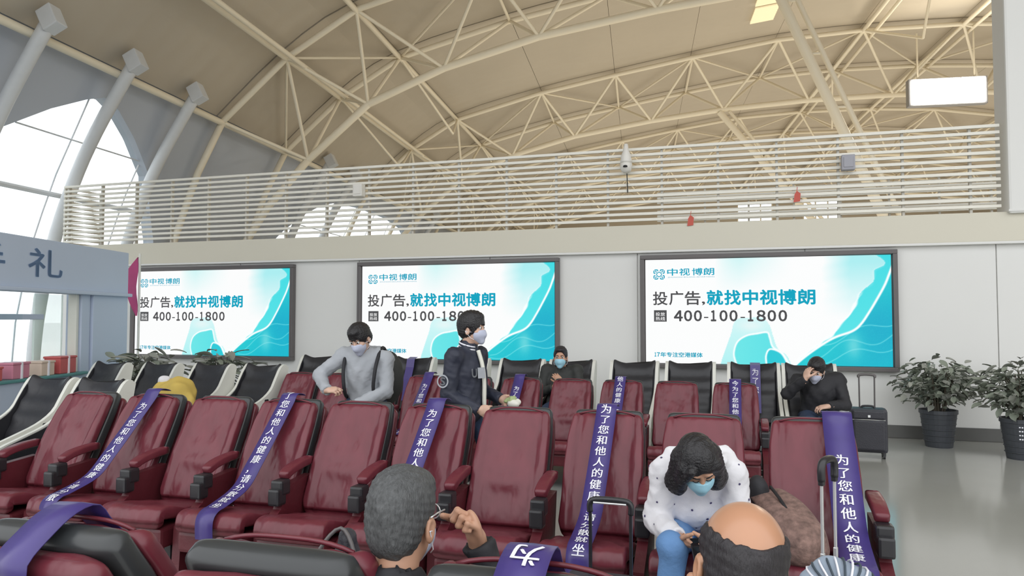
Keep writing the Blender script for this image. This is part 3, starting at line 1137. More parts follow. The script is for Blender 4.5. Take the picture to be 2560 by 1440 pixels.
BY = 4.065                                  # row B: backrest foot; top of the backs at 4.4
BXS = [-4.65, -4.05, -3.48, -2.92, -2.39, -1.84, -1.31, -.752, -.200, .375]
BLAB = ['red leather recliner at the left end of the middle row, beside the dark massage chair',
        'red leather recliner with a diagonal purple sash, second from the middle row left end',
        'plain red leather recliner between the two diagonal-sashed seats of the middle row',
        'red leather recliner with a long diagonal lettered sash, left of the creased unsashed one',
        'creased red leather recliner without sash, directly in front of the man in the grey hoodie',
        'red leather recliner with a purple sash half hidden by the grey-haired head',
        'deeply creased plain red recliner right of the grey-haired man, no sash on it',
        'red leather recliner with an upright lettered sash, behind the black trolley handle',
        'red leather recliner in which the woman in the white spotted hoodie sits',
        'red leather recliner at the aisle end of the middle row, purple sash over one shoulder']
seatsB = []
for i, x in enumerate(BXS):
    kind = 0 if i == 0 else (1 if i % 2 else 2)
    seatsB.append(put(kind, (x, BY, 0), 0, 1.0, BLAB[i], 'red recliners of the middle row'))
CY = 7.5 - .31
CXR = [-.6446, -.576, -.507, -.436, -.364, -.291, -.219, -.150, -.0785, -.005]
CLAB = ['red leather recliner leftmost in the rear red row, beside the cream shell', 'red leather recliner mostly hidden behind the man in the grey hoodie', 'red leather recliner of the rear row, just right of the man in the grey hoodie',
        'red rear-row recliner with a sash, just left of the man in the dark jacket', 'red recliner of the rear row hidden behind the man in the dark jacket', 'red recliner with a purple sash, first right of the dark-jacketed man in the rear row',
        'plain red recliner of the rear row, in front of the seated masked man', 'red rear-row recliner with a lettered sash, in front of the blank wall strip',
        'plain red recliner of the rear row, second from its right end', 'red recliner with a lettered sash at the right end of the rear red row']
seatsC = []
for i, r_ in enumerate(CXR):
    seatsC.append(put(1 if i % 2 else 2, (r_ * 7.5, CY, 0), 0, .93, CLAB[i], 'red recliners of the rear row', wx=1.02))
AY = 1.60 + .345
ALAB = ['near red recliner seen from behind at the lower left corner, pale sash over its top', 'near red recliner seen from behind, black cap and creased cover, left of the grey-haired man', 'near red recliner seen from behind, purple sash with one character over its black cap', 'near red recliner carrying the balding man, almost all below the frame', 'near red recliner at the far left edge of the picture, only a corner showing']
seatsA = []
for i, x in enumerate((-1.72, -1.07, -.44, .20, -2.43)):
    o = put(1 if i % 2 else 2, (x, AY, 0), math.pi, 1.01 if i != 3 else .87, ALAB[i], 'red recliners of the near row', wx=1.1)
    seatsA.append(o)

# ------------------------------------------------------------------ printed sashes tied over the seats
TXT = '为了您和他人的健康，请分散就坐'


def sash(seat, x0, x1, label, t0, width=.118, size=.066, step=.0735, rear=.10, end=.16, text=TXT, flat=True):
    """band over a seat: x0 at the top, x1 at the seat's front, both in the seat's own frame"""
    pts = [(.47, .84), (.52, .93), (.537, .985), (.47, 1.040), (.40, 1.078), (.330, 1.083), (.285, 1.03), (.18, .925), (.06, .805), (-.06, .69)]
    pts += [(-.20, .570), (-.40, .512), (-.478, .498), (-.524, .45), (-.524, .33)]
    C = np.array(catmull(pts, 5))
    L = np.r_[0, np.cumsum(np.linalg.norm(np.diff(C, axis=0), axis=1))]
    Ltop = float(L[25])
    s0, s1 = Ltop - rear, L[-1] - end
    scx, scy = seat.scale[0], seat.scale[1]

    def at(s, u, off):
        y = np.interp(s, L, C[:, 0]); z = np.interp(s, L, C[:, 1])
        y2 = np.interp(min(s + .01, L[-1]), L, C[:, 0]); z2 = np.interp(min(s + .01, L[-1]), L, C[:, 1])
        y1 = np.interp(max(s - .01, 0), L, C[:, 0]); z1 = np.interp(max(s - .01, 0), L, C[:, 1])
        t = np.array([y2 - y1, z2 - z1]); t /= np.linalg.norm(t) + 1e-9
        f = np.clip((s - Ltop) / (L[-1] - Ltop), 0, 1)
        n = np.array([t[1], -t[0]])
        return (x0 + (x1 - x0) * f + u / (scx / scy), y + n[0] * off, z + n[1] * off)
    V = []
    F = []
    ns = 60
    for k in range(ns + 1):
        s = s0 + (s1 - s0) * k / ns
        for u, off in ((-width / 2, .004), (0, .006), (width / 2, .004), (width / 2, .001), (-width / 2, .001)):
            V.append(at(s, u, off))
    for k in range(ns):
        for j in range(5):
            F.append((k * 5 + j, k * 5 + (j + 1) % 5, (k + 1) * 5 + (j + 1) % 5, (k + 1) * 5 + j))
    M = seat.matrix_basis
    root = empty('sash', M @ Vector(at(Ltop, 0, 0)), 0, label, 'sash', 'purple distancing sashes')
    mesh_obj('band', [M @ Vector(v) for v in V], F, 'sash', root, smooth=True)
    mb = MB()
    s = Ltop + t0
    for ch in text:
        if s + size > s1: break
        G, GF = glyph(ch)
        if len(G):
            for dx in (-.016, .016):
                W = [M @ Vector(at(s + size * (.86 - g[1]), (g[0] - .5 + dx) * size * 1.0, .009 + dx * .02)) for g in G]
                mb.add(W, GF)
        s += step
    if mb.V:
        mb.build('lettering', 'white_print', root)
    return root


sash(seatsB[1], .0, .0, 'diagonal purple sash on the second seat from the left of the middle row', .12, end=.10)
sash(seatsB[3], .0, .02, 'purple lettered sash running diagonally down the seat left of the grey-haired man', -.02, text=TXT[1:], end=.02)
sash(seatsB[5], .0, .0, 'purple lettered sash whose lower half disappears behind the grey-haired head', .08)
sash(seatsB[7], .0, .0, 'purple lettered sash hanging straight behind the black trolley handle', .0, end=.02)
sash(seatsB[9], .13, .12, 'wide purple lettered sash over the aisle-end seat, beside the silver trolley handle', .27, width=.15, size=.070, step=.078, end=.02)
sash(seatsC[3], .04, .04, 'short purple sash on the rear-row seat left of the dark-jacketed man', .17)
sash(seatsC[5], -.02, -.02, 'purple sash on the rear-row seat right of the dark-jacketed man', .17)
sash(seatsC[7], -.02, -.02, 'purple lettered sash on the rear-row seat in front of the blank wall strip', .0, text=TXT[4:])
sash(seatsC[9], .0, .0, 'purple lettered sash on the right-end seat of the rear red row', .02, text='今' + TXT)
sash(seatsA[0], .0, .0, 'glossy purple sash over the near recliner at the lower left corner', .6, rear=.38, width=.115)
sash(seatsA[2], .0, .0, 'purple sash over the near recliner at the bottom middle, one white character on top', -.105, rear=.36, width=.108, size=.075, text='为')

# ------------------------------------------------------------------ white-shelled black massage chairs
WING = [(.46, 1.06), (.40, 1.10), (.33, 1.06), (.25, .93), (.17, .80), (.02, .70), (-.20, .62), (-.40, .55), (-.52, .46), (-.56, .30), (-.52, .10), (.20, .08), (.34, .45)]


def make_massage():
    root = empty('massage_chair', (0, 0, 0))
    for s in (-1, 1):
        n = len(WING)
        W = [tuple(p) for p in catmull(WING + [WING[0]], 3)][:-1]
        x0, x1 = sorted((s * .275, s * .315))
        bm = bmesh.new()
        vs = [bm.verts.new((x0, p, q_)) for p, q_ in W]
        f = bm.faces.new(vs)
        ext = bmesh.ops.extrude_face_region(bm, geom=[f])
        bmesh.ops.translate(bm, verts=[g for g in ext['geom'] if isinstance(g, bmesh.types.BMVert)], vec=(x1 - x0, 0, 0))
        bmesh.ops.recalc_face_normals(bm, faces=bm.faces)
        bm.verts.index_update()
        V = [v.co.copy() for v in bm.verts]
        F = [[v.index for v in f.verts] for f in bm.faces]
        bm.free()
        wg = mesh_obj('shell_wing', V, F, 'shell_white', root)
        cy_, cz_ = -.05, .45
        I = [(cy_ + (p - cy_) * .93, cz_ + (q_ - cz_) * .93) for p, q_ in W]
        xa, xb = sorted((s * .262, s * .2755))
        MB().prism(I, xa, xb).build('wing_lining', 'black_leather', wg)
    bs = [(.10, .36), (.15, .55), (.23, .75), (.33, .95), (.41, 1.085)]
    V, F = slab(bs, lambda v: .285, -.10, -.04, .03, 14, 24)
    mesh_obj('shell_back', V, F, 'shell_white', root, smooth=True)

    def dish(u, v):
        return -.045 * (1 - min(1, abs(u)) ** 2) * v + .006 * math.sin(v * 30)
    V, F = slab([(.02, .40), (.08, .55), (.16, .75), (.26, .93), (.345, 1.085)], lambda v: .262 + .012 * (v > .85), -.10, .0, .035, 26, 32, dish)
    V = [(x, y, z + (.05 * (abs(x) / .26) ** 3 if z > .95 else 0) * min(1, (z - .95) / .1)) for x, y, z in V]
    mesh_obj('back_pad', V, F, 'black_leather', root, smooth=True)
    V, F = slab([(-.52, .26), (-.53, .38), (-.47, .445), (-.25, .44), (.03, .41)], lambda v: .262, -.10, .0, .04, 16, 24)
    mesh_obj('seat_pad', V, F, 'black_leather', root, smooth=True)
    MB().rbox((0, -.12, .11), (.52, .66, .18), .03).build('base', 'black_plastic', root)
    MB().rbox((.295, .10, .66), (.045, .07, .09), .012).build('speaker_pod', 'black_plastic', root)
    return root


mproto = make_massage()
subtree(mproto)
DY = 8.75
DL = [(-.613, 'black massage chair in a white shell, farthest left of the row before the screens'), (-.535, 'black white-shelled massage chair behind the man in the grey hoodie'), (-.4557, 'black white-shelled massage chair right of the grey hoodie man, bluish sash on it'), (-.372, 'black white-shelled massage chair half hidden by the dark-jacketed man'),
      (-.291, 'black white-shelled massage chair left of the seated masked man'), (-.219, 'black white-shelled massage chair holding the seated masked man'), (-.134, 'black white-shelled massage chair first to the right of the seated masked man'),
      (-.061, 'black white-shelled massage chair at the middle of the right-hand screen'), (.0175, 'black white-shelled massage chair with a strip of lettering, left of the slumped man'), (.0835, 'black white-shelled massage chair under the slumped man in black')]
first = True
seatsD = []
for r_, lab in DL:
    o = mproto if first else copy_tree(mproto)
    first = False
    o.location = (r_ * 9.1, DY, 0)
    o.rotation_euler = (0, 0, R(0))
    o.scale = (.93, 1, .985)
    tag(o, lab, 'chair', 'massage chairs before the screens')
    seatsD.append(o)
for (x, y, rz, s, lab) in ((-5.52, 4.98, -6, .96, 'large dark green-black massage chair with a pale rim at the left edge, nearer one'), (-6.20, 5.05, -6, .96, 'large dark massage chair with a pale rim at the left edge, farther one'), (-6.17, 7.22, -10, .96, 'dark massage chair with white rim under the left screen, yellow coat before it'),
                           (-5.49, 7.28, -10, .96, 'dark massage chair with white rim under the left screen, middle of three'), (-7.55, 7.05, -10, .96, 'dark massage chair with pale rim next to the kiosk post, farthest left of its row'), (-6.86, 7.14, -10, .96, 'dark massage chair in front of the big-leaved plant at the kiosk')):
    o = copy_tree(mproto)
    o.location = (x, y, 0)
    o.rotation_euler = (0, 0, R(rz))
    o.scale = (s, s, s)
    tag(o, lab, 'chair', 'massage chairs at the kiosk')

# strips of sash on two massage chairs
for sd, x0, txt, lab in ((seatsD[8], .02, '为了您', 'purple lettered strip on the black massage chair left of the slumped man'), (seatsD[2], -.02, '', 'bluish sash strip on the massage chair right of the grey hoodie man')):
    M = sd.matrix_basis
    V = []
    F = []
    pts = [(.40, 1.10), (.30, 1.075), (.268, .97), (.19, .82), (.11, .68), (.03, .55)]
    for k, (y, z) in enumerate(pts):
        for u in (-.06, .06):
            V.append(M @ Vector((x0 + u, y - .018, z)))
    n = len(V)
    V += [v + Vector((0, .004, 0)) for v in V]
    for k in range(len(pts) - 1):
        F.append((2 * k, 2 * k + 1, 2 * k + 3, 2 * k + 2))
        F.append((n + 2 * k, n + 2 * k + 2, n + 2 * k + 3, n + 2 * k + 1))
    rt_ = empty('sash', M @ Vector((x0, .3, 1.08)), 0, lab, 'sash', 'purple distancing sashes')
    mesh_obj('band', V, F, 'sash', rt_)
    if txt:
        mb = MB()
        for i, ch in enumerate(txt):
            G, GF = glyph(ch)
            zc = 1.0 - i * .1
            W = [M @ Vector((x0 + (g[0] - .5) * .085, np.interp(zc + (g[1] - .4) * .085, [p[1] for p in pts][::-1], [p[0] for p in pts][::-1]) - .022, zc + (g[1] - .4) * .085)) for g in G]
            mb.add(W, GF)
        mb.build('lettering', 'white_print', rt_)

# ------------------------------------------------------------------ figures: smooth unions of tapered limbs, polygonised into one skin
def v3(*a):
    return np.array(a, float)


class Field:
    def __init__(s, lo, hi, h):
        s.lo = np.array(lo, float)
        s.h = h
        s.n = np.ceil((np.array(hi, float) - s.lo) / h).astype(int) + 1
        s.D = np.full(s.n, 1.0, np.float32)

    def grid(s, lo, hi):
        i0 = np.clip(np.floor((lo - s.lo) / s.h).astype(int), 0, s.n)
        i1 = np.clip(np.ceil((hi - s.lo) / s.h).astype(int) + 1, 0, s.n)
        sl = tuple(slice(a, b) for a, b in zip(i0, i1))
        ax = [s.lo[k] + s.h * np.arange(i0[k], i1[k]) for k in range(3)]
        if any(len(a) == 0 for a in ax):
            return None, None
        return sl, np.stack(np.meshgrid(*ax, indexing='ij'), -1).astype(np.float32)

    def put(s, lo, hi, fn, k, op='u'):
        m = k + s.h * 3
        sl, P = s.grid(lo - m, hi + m)
        if sl is None: return s
        b = fn(P)
        a = s.D[sl]
        if op == 'u':
            if k > 0:
                h = np.clip(.5 + .5 * (b - a) / k, 0, 1)
                s.D[sl] = a * h + b * (1 - h) - k * h * (1 - h)
            else:
                s.D[sl] = np.minimum(a, b)
        else:
            b = -b
            kk = max(k, 1e-5)
            h = np.clip(.5 - .5 * (b - a) / kk, 0, 1)
            s.D[sl] = a * h + b * (1 - h) + kk * h * (1 - h)
        return s

    def cap(s, a, b, ra, rb=None, k=.02, op='u', grow=0):
        a, b = np.array(a, float), np.array(b, float)
        rb = ra if rb is None else rb
        ra, rb = ra + grow, rb + grow
        r = max(ra, rb)

        def fn(P):
            ba = b - a
            h = np.clip(((P - a) @ ba) / max(ba @ ba, 1e-9), 0, 1)
            return np.linalg.norm(P - a - h[..., None] * ba, axis=-1) - (ra + (rb - ra) * h)
        return s.put(np.minimum(a, b) - r, np.maximum(a, b) + r, fn, k, op)

    def ell(s, c, r, Rm=None, k=.02, op='u', grow=0):
        c = np.array(c, float)
        r = np.array(r, float) + grow
        Rm = np.eye(3) if Rm is None else Rm

        def fn(P):
            q = (P - c) @ Rm
            k0 = np.linalg.norm(q / r, axis=-1)
            k1 = np.linalg.norm(q / (r * r), axis=-1)
            return k0 * (k0 - 1) / np.maximum(k1, 1e-6)
        return s.put(c - r.max(), c + r.max(), fn, k, op)

    def cut(s, p, n):
        """remove everything on the side n points to"""
        p, n = np.array(p, float), np.array(n, float) / np.linalg.norm(n)
        sl, P = s.grid(s.lo, s.lo + s.n * s.h)
        s.D[sl] = np.maximum(s.D[sl], ((P - p) @ n))
        return s

    def mesh(s):
        D = s.D
        D[0], D[-1] = 1, 1
        D[:, 0], D[:, -1] = 1, 1
        D[:, :, 0], D[:, :, -1] = 1, 1
        nx, ny, nz = D.shape
        S = D < 0
        acc = np.zeros((nx - 1, ny - 1, nz - 1, 3), np.float32)
        cnt = np.zeros((nx - 1, ny - 1, nz - 1), np.int16)
        for ax in range(3):
            o1, o2 = [k for k in range(3) if k != ax]
            for u in (0, 1):
                for v in (0, 1):
                    st = [0, 0, 0]
                    st[o1], st[o2] = u, v
                    a = tuple(slice(st[k], st[k] + D.shape[k] - 1) for k in range(3))
                    st2 = list(st)
                    st2[ax] += 1
                    b = tuple(slice(st2[k], st2[k] + D.shape[k] - 1) for k in range(3))
                    d0, d1 = D[a], D[b]
                    m = S[a] != S[b]
                    t = np.where(m, d0 / np.where(m, d0 - d1, 1), 0)
                    for k in range(3):
                        acc[..., k] += np.where(m, (t if k == ax else st[k]), 0)
                    cnt += m
        act = cnt > 0
        idx = np.full(act.shape, -1, np.int64)
        idx[act] = np.arange(act.sum())
        ijk = np.argwhere(act)
        V = (ijk + acc[act] / cnt[act][:, None]) * s.h + s.lo
        Fs = []
        for ax in range(3):
            o1, o2 = [(1, 2), (2, 0), (0, 1)][ax]
            sl0 = [slice(1, -1)] * 3
            sl0[ax] = slice(0, -1)
            sl1 = [slice(1, -1)] * 3
            sl1[ax] = slice(1, None)
            s0, s1 = S[tuple(sl0)], S[tuple(sl1)]
            m = np.argwhere(s0 != s1)
            if not len(m): continue
            dirn = s0[s0 != s1]
            base = m + 1
            base[:, ax] -= 1
            q = []
            for u, v in ((-1, -1), (0, -1), (0, 0), (-1, 0)):
                c = base.copy()
                c[:, o1] += u
                c[:, o2] += v
                q.append(idx[c[:, 0], c[:, 1], c[:, 2]])
            q = np.stack(q, 1)
            q[~dirn] = q[~dirn][:, ::-1]
            Fs.append(q)
        return V, np.concatenate(Fs) if Fs else np.zeros((0, 4), int)


def wob3(V, amp, fr, seed=0):
    r = np.random.default_rng(seed)
    d = np.zeros(V.shape)
    for i in range(4):
        k = r.normal(0, fr, 3)
        d += np.sin(V @ k + r.uniform(0, 6))[:, None] * r.normal(0, amp / 2.5, 3)
    return V + d


def skin_obj(name, V, F, m, parent, M):
    Vw = V @ np.array(M.to_3x3()).T + np.array(M.translation)
    me = bpy.data.meshes.new(name)
    me.vertices.add(len(Vw))
    me.vertices.foreach_set('co', Vw.astype(np.float32).ravel())
    me.loops.add(F.size)
    me.loops.foreach_set('vertex_index', F.ravel().astype(np.int32))
    me.polygons.add(len(F))
    me.polygons.foreach_set('loop_start', np.arange(0, F.size, 4, dtype=np.int32))
    me.polygons.foreach_set('use_smooth', np.ones(len(F), bool))
    me.update(calc_edges=True)
    me.validate()
    me.materials.append(MATS[m])
    o = bpy.data.objects.new(name, me)
    COL.objects.link(o)
    keep(o, parent)
    return o


def rot(rx=0, ry=0, rz=0):
    """columns: right, backwards(+y), up for a head that looks towards -y; pitch rx > 0 looks down"""
    m = Matrix.Rotation(rz, 3, 'Z') @ Matrix.Rotation(ry, 3, 'Y') @ Matrix.Rotation(rx, 3, 'X')
    return np.array(m)


def head_into(f, c, Rm, s=1.0, grow=0, face=True):
    w_ = lambda x, y, z: c + Rm @ (v3(x, y, z) * s)
    e = lambda x, y, z, rx, ry, rz, k=.02, op='u': f.ell(w_(x, y, z), v3(rx, ry, rz) * s, Rm, k, op, grow)
    e(0, .012, .030, .076, .094, .088)
    e(0, -.035, -.038, .062, .058, .078, .03)
    f.cap(w_(0, -.062, -.098), w_(0, -.078, -.102), .026 * s, .02 * s, .03, grow=grow)
    if face:
        for sx in (-1, 1):
            e(sx * .079, .008, -.020, .010, .021, .033, .006)
            e(sx * .087, .012, -.018, .006, .013, .020, .004, 'sub')
            e(sx * .031, -.098, .012, .017, .014, .012, .012, 'sub')
            e(sx * .030, -.084, .030, .022, .012, .007, .012)
            e(sx * .042, -.062, -.022, .022, .022, .018, .02)
        f.cap(w_(0, -.088, .012), w_(0, -.108, -.030), .009 * s, .014 * s, .012)
        for sx in (-1, 1):
            e(sx * .012, -.096, -.034, .009, .010, .008, .006)
        e(0, -.092, -.062, .024, .010, .006, .005)
        e(0, -.090, -.074, .020, .011, .008, .005)
        e(0, -.100, -.068, .020, .006, .0016, .003, 'sub')
    return w_


def hand_mesh(wr, d, n, curl=.5, side=1, h=.0032, thumb_in=.5, s=1.0):
    """wr wrist, d towards the knuckles, n out of the palm; side = +1 when the thumb lies along cross(d, n)"""
    d = d / np.linalg.norm(d)
    n = n - d * (n @ d)
    n /= np.linalg.norm(n)
    l = np.cross(d, n) * side
    f = Field(wr - .2 * s, wr + .2 * s, h)
    Rm = np.stack([l, d, n], 1)
    f.cap(wr - d * .03 * s, wr + d * .02 * s, .027 * s, .026 * s, .01)
    f.ell(wr + d * .052 * s, v3(.041, .052, .017) * s, Rm, .015)
    f.ell(wr + d * .035 * s + l * .022 * s + n * .006 * s, v3(.018, .032, .016) * s, Rm, .012)
    cl = curl if hasattr(curl, '__len__') else [curl] * 4
    for i, (off, ln) in enumerate(((.030, .074), (.010, .083), (-.011, .077), (-.030, .060))):
        b = wr + d * (.090 - .006 * abs(i - 1)) * s + l * off * s
        a = cl[i] * .6
        r = .0092 if i < 3 else .0082
        kk = .006
        p = b - d * .012 * s
        for j, fr in enumerate((.45, .31, .24)):
            dd = d * math.cos(a) + n * math.sin(a) + l * (off * 1.6) * (1 - cl[i] * .5)
            dd /= np.linalg.norm(dd)
            q_ = p + dd * ln * fr * s * (1.25 if j == 0 else 1)
            f.cap(p, q_, r * s, r * .93 * s, kk if j == 0 else .004)
            p = q_
            r *= .93
            a += cl[i] * 1.25
    p = wr + d * .028 * s + l * .030 * s
    for j, (ln, ang) in enumerate(((.040, 0), (.032, .35), (.026, .3))):
        t_ = thumb_in * (j + 1) * .45
        dd = d * (.62 + .15 * j) + l * (.75 - t_) + n * (.25 + t_ * .9)
        dd /= np.linalg.norm(dd)
        q_ = p + dd * ln * s
        f.cap(p, q_, (.0125 - .0013 * j) * s, (.0115 - .0013 * j) * s, .008 if j == 0 else .004)
        p = q_
    return f.mesh()


def merge(parts):
    V = []
    F = []
    n = 0
    for v, f in parts:
        V.append(v)
        F.append(f + n)
        n += len(v)
    return np.concatenate(V), np.concatenate(F)


def person(name_label, M, J, mats, h=.012, hh=.006, hands=(), hair=None, mask=None, group=None, standing=False, hem=None, collar=.07, fat=1.0, shoes=True, lo_cut=None, extra_top=None, hair_mat='hair_black', eyes=True):
    """J: joints in the figure's own frame (front -y). mats: skin, top, legs"""
    base = M @ Vector(J.get('root', (0, 0, 0)))
    root = empty('person', base, 0, name_label, 'person', group)
    root.rotation_euler = (0, 0, 0)
    c, Rm = np.array(J['head'], float), J['R']
    P = {k: np.array(v, float) for k, v in J.items() if k not in ('R',)}
    allp = np.array([P[k] for k in P if P[k].shape == (3,) and k not in ('root',)])
    lo, hi = allp.min(0) - .27, allp.max(0) + .24

    def torso(f, g):
        pv, ch, nk = P['pelvis'], P['chest'], P['neck']
        up = ch - pv
        up = up / np.linalg.norm(up)
        lat = P['shL'] - P['shR']
        lat = lat / np.linalg.norm(lat)
        bk = np.cross(up, lat)
        T = np.stack([lat, bk, up], 1)
        f.ell(pv + up * .02, v3(.165 * fat, .125 * fat, .13), T, .03, grow=g)
        f.ell((pv + ch) / 2, v3(.150 * fat, .118 * fat, .17), T, .05, grow=g)
        f.ell(ch, v3(.165 * fat, .118 * fat, .16), T, .05, grow=g)
        for s_ in 'LR':
            f.cap(ch + up * .11, P['sh' + s_], .062, .062, .05, grow=g)
        f.cap(ch + up * .10, nk, .075, .062, .04, grow=g)

    def arms(f, g, k=.02):
        for s_ in 'LR':
            f.cap(P['sh' + s_], P['el' + s_], .058, .046, k, grow=g)
            f.cap(P['el' + s_], P['wr' + s_], .046, .030, k * .7, grow=g)

    def legs(f, g):
        for s_ in 'LR':
            f.cap(P['hip' + s_], P['kn' + s_], .088 * fat, .060, .03, grow=g)
            f.cap(P['kn' + s_], P['an' + s_], .056, .040, .02, grow=g)

    # body: one skin from head to ankles (hands are closed on with the cuffs)
    f = Field(lo, hi, h)
    torso(f, -.016)
    arms(f, -.012)
    legs(f, -.014)
    f.cap(P['neck'], c + Rm @ v3(0, .015, -.05), .056, .052, .03)
    parts = []
    head_f = Field(c - .2, c + .2, hh)
    head_into(head_f, c, Rm)
    head_f.cap(P['neck'], c + Rm @ v3(0, .015, -.05), .056, .052, .03)
    head_f.cut(P['neck'] - (c - P['neck']) * .1, P['neck'] - c)
    parts.append(f.mesh())
    parts.append(head_f.mesh())
    for hk in hands:
        parts.append(hand_mesh(**hk))
    V, F = merge(parts)
    skin_obj('body', V, F, mats[0], root, M)
    # upper garment
    f = Field(lo, hi, h)
    torso(f, .014)
    arms(f, .014)
    if extra_top: extra_top(f)
    nrm = c - P['neck']
    nrm = nrm / np.linalg.norm(nrm)
    f.cap(P['neck'] - nrm * .03, P['neck'] + nrm * .028, collar, collar - .008, .015)
    f.cap(P['neck'] + nrm * .02, P['neck'] + nrm * .12, collar - .014, collar - .010, 0, 'sub')
    for s_ in 'LR':
        d = P['wr' + s_] - P['el' + s_]
        d = d / np.linalg.norm(d)
        f.cap(P['wr' + s_] - d * .035, P['wr' + s_] - d * .012, .046, .044, .008)
        f.cap(P['wr' + s_] + d * .070, P['wr' + s_] + d * .15, .07, .07, 0, 'sub')
    if hem is not None:
        up = P['chest'] - P['pelvis']
        f.cut(P['pelvis'] - up / np.linalg.norm(up) * hem, -up)
    V, F = f.mesh()
    V = wob3(V, .0045, 20, 5)
    V = wob3(V, .0035, 55, 6)
    skin_obj('jacket', V, F, mats[1], root, M)
    # trousers
    f = Field(lo, hi, h)
    torso(f, -.004)
    up = P['chest'] - P['pelvis']
    f.cut(P['pelvis'] + up * .30, up)
    legs(f, .012)
    V, F = f.mesh()
    V = wob3(V, .005, 24, 8)
    skin_obj('trousers', V, F, mats[2], root, M)
    if shoes:
        for s_ in 'LR':
            f = Field(P['an' + s_] - .26, P['an' + s_] + .2, .012)
            a = P['an' + s_]
            td = P.get('toe' + s_, a + v3(0, -.17, -.05)) - a
            f.cap(a + v3(0, .03, -.045), a + td, .042, .036, .02)
            f.cap(a + v3(0, 0, .0), a + v3(0, .01, -.05), .046, .046, .02)
            f.cut(v3(0, 0, a[2] - .085), v3(0, 0, -1))
            V, F = f.mesh()
            skin_obj('shoe', V, F, 'shoe', root, M)
    # hair
    if hair:
        f = Field(c - .36, c + .26, hh)
        hair(f, c, Rm)
        V, F = f.mesh()
        V = wob3(V, .0022, 70, 3)
        V = wob3(V, .0014, 190, 4)
        skin_obj('hair', V, F, hair_mat, root, M)
    if eyes == 'closed':
        for sx in (-1, 1):
            pts = [c + Rm @ v3(sx * x_, y_, z_) for x_, y_, z_ in ((.016, -.094, .006), (.024, -.097, .002), (.034, -.096, .001), (.044, -.090, .005))]
            MB().tube([M @ Vector(p) for p in pts], .0022, 6).build('eyelash', hair_mat, root)
            pts = [c + Rm @ v3(sx * x_, y_, z_) for x_, y_, z_ in ((.014, -.100, .028), (.030, -.099, .034), (.046, -.088, .031))]
            MB().tube([M @ Vector(p) for p in pts], .0030, 6).build('eyebrow', hair_mat, root)
    elif eyes:
        for sx in (-1, 1):
            f = Field(c - .14, c + .14, .0035)
            f.ell(c + Rm @ v3(sx * .031, -.081, .010), v3(.0125, .0125, .0125), Rm, 0)
            V, F = f.mesh()
            e_ = skin_obj('eye', V, F, 'eye_white', root, M)
            f = Field(c - .14, c + .14, .0025)
            f.ell(c + Rm @ v3(sx * .031, -.0915, .010), v3(.0085, .003, .0085), Rm, 0)
            V, F = f.mesh()
            skin_obj('iris', V, F, 'eye_dark', e_, M)
            f = Field(c - .14, c + .14, .004)
            f.cap(c + Rm @ v3(sx * .014, -.0985, .031), c + Rm @ v3(sx * .048, -.086, .034), .0045, .0035, 0)
            V, F = f.mesh()
            skin_obj('eyebrow', V, F, hair_mat, root, M)
    if mask:
        f = Field(c - .16, c + .16, hh * .8)
        f.ell(c + Rm @ v3(0, -.052, -.040), v3(.066, .066, .070), Rm, 0)
        f.cap(c + Rm @ v3(0, -.085, -.03), c + Rm @ v3(0, -.105, -.045), .022, .018, .03)
        f.cap(c + Rm @ v3(0, -.08, -.095), c + Rm @ v3(0, -.085, -.10), .026, .024, .03)
        top = c + Rm @ v3(0, -.1, -.006)
        f.cut(top, Rm @ v3(0, .25, 1))
        f.cut(c + Rm @ v3(0, -.035, 0), Rm @ v3(0, 1, 0))
        f.cut(c + Rm @ v3(0, -.05, -.128), Rm @ v3(0, -.1, -1))
        V, F = f.mesh()
        mk = skin_obj('face_mask', V, F, mask, root, M)
        for sx in (-1, 1):
            for z0 in (-.02, -.085):
                pts = [M @ Vector(c + Rm @ v3(sx * .062, -.045, z0)), M @ Vector(c + Rm @ v3(sx * .078, -.02, z0 * .7 - .012)), M @ Vector(c + Rm @ v3(sx * .086, .026, -.02))]
                MB().tube(pts, .0016, 5).build('ear_loop', 'white_print', mk)
    return root, P, c, Rm


def short_hair(lift=.012, front=.05, nape=-.06, top=.012):
    def fn(f, c, Rm):
        w_ = lambda x, y, z: c + Rm @ v3(x, y, z)
        f.ell(w_(0, .014, .034), v3(.076 + lift, .094 + lift, .088 + lift + top * .3), Rm, .01)
        f.ell(w_(0, .045, -.02), v3(.068 + lift * .6, .058 + lift * .6, .07), Rm, .02)
        f.ell(w_(0, -.02, .085 + top), v3(.062, .075, .035), Rm, .03)
        f.ell(w_(0, -.105, -.045), v3(.094, .075, front + .045), Rm, .01, 'sub')
        f.cut(w_(0, 0, nape), Rm @ v3(0, -.35, -1))
        for sx in (-1, 1):
            f.ell(w_(sx * .09, .0, -.03), v3(.03, .026, .04), Rm, .008, 'sub')
    return fn


def tf(x, y, z=0, rz=0.0, s=1.0):
    return Matrix.Translation((x, y, z)) @ Matrix.Rotation(rz, 4, 'Z') @ Matrix.Scale(s, 4)


def stand_joints(lean=0, **kw):
    J = dict(pelvis=(0, 0, .95), chest=(0, 0, 1.25), neck=(0, .01, 1.46), shL=(.185, .01, 1.40), shR=(-.185, .01, 1.40), elL=(.24, .02, 1.12), elR=(-.24, .02, 1.12), wrL=(.23, -.10, .90), wrR=(-.23, -.10, .90),
             hipL=(.09, 0, .90), hipR=(-.09, 0, .90), knL=(.10, -.02, .50), knR=(-.10, -.02, .50), anL=(.10, .02, .085), anR=(-.10, .02, .085), head=(0, -.02, 1.60), R=rot())
    J.update(kw)
    return J


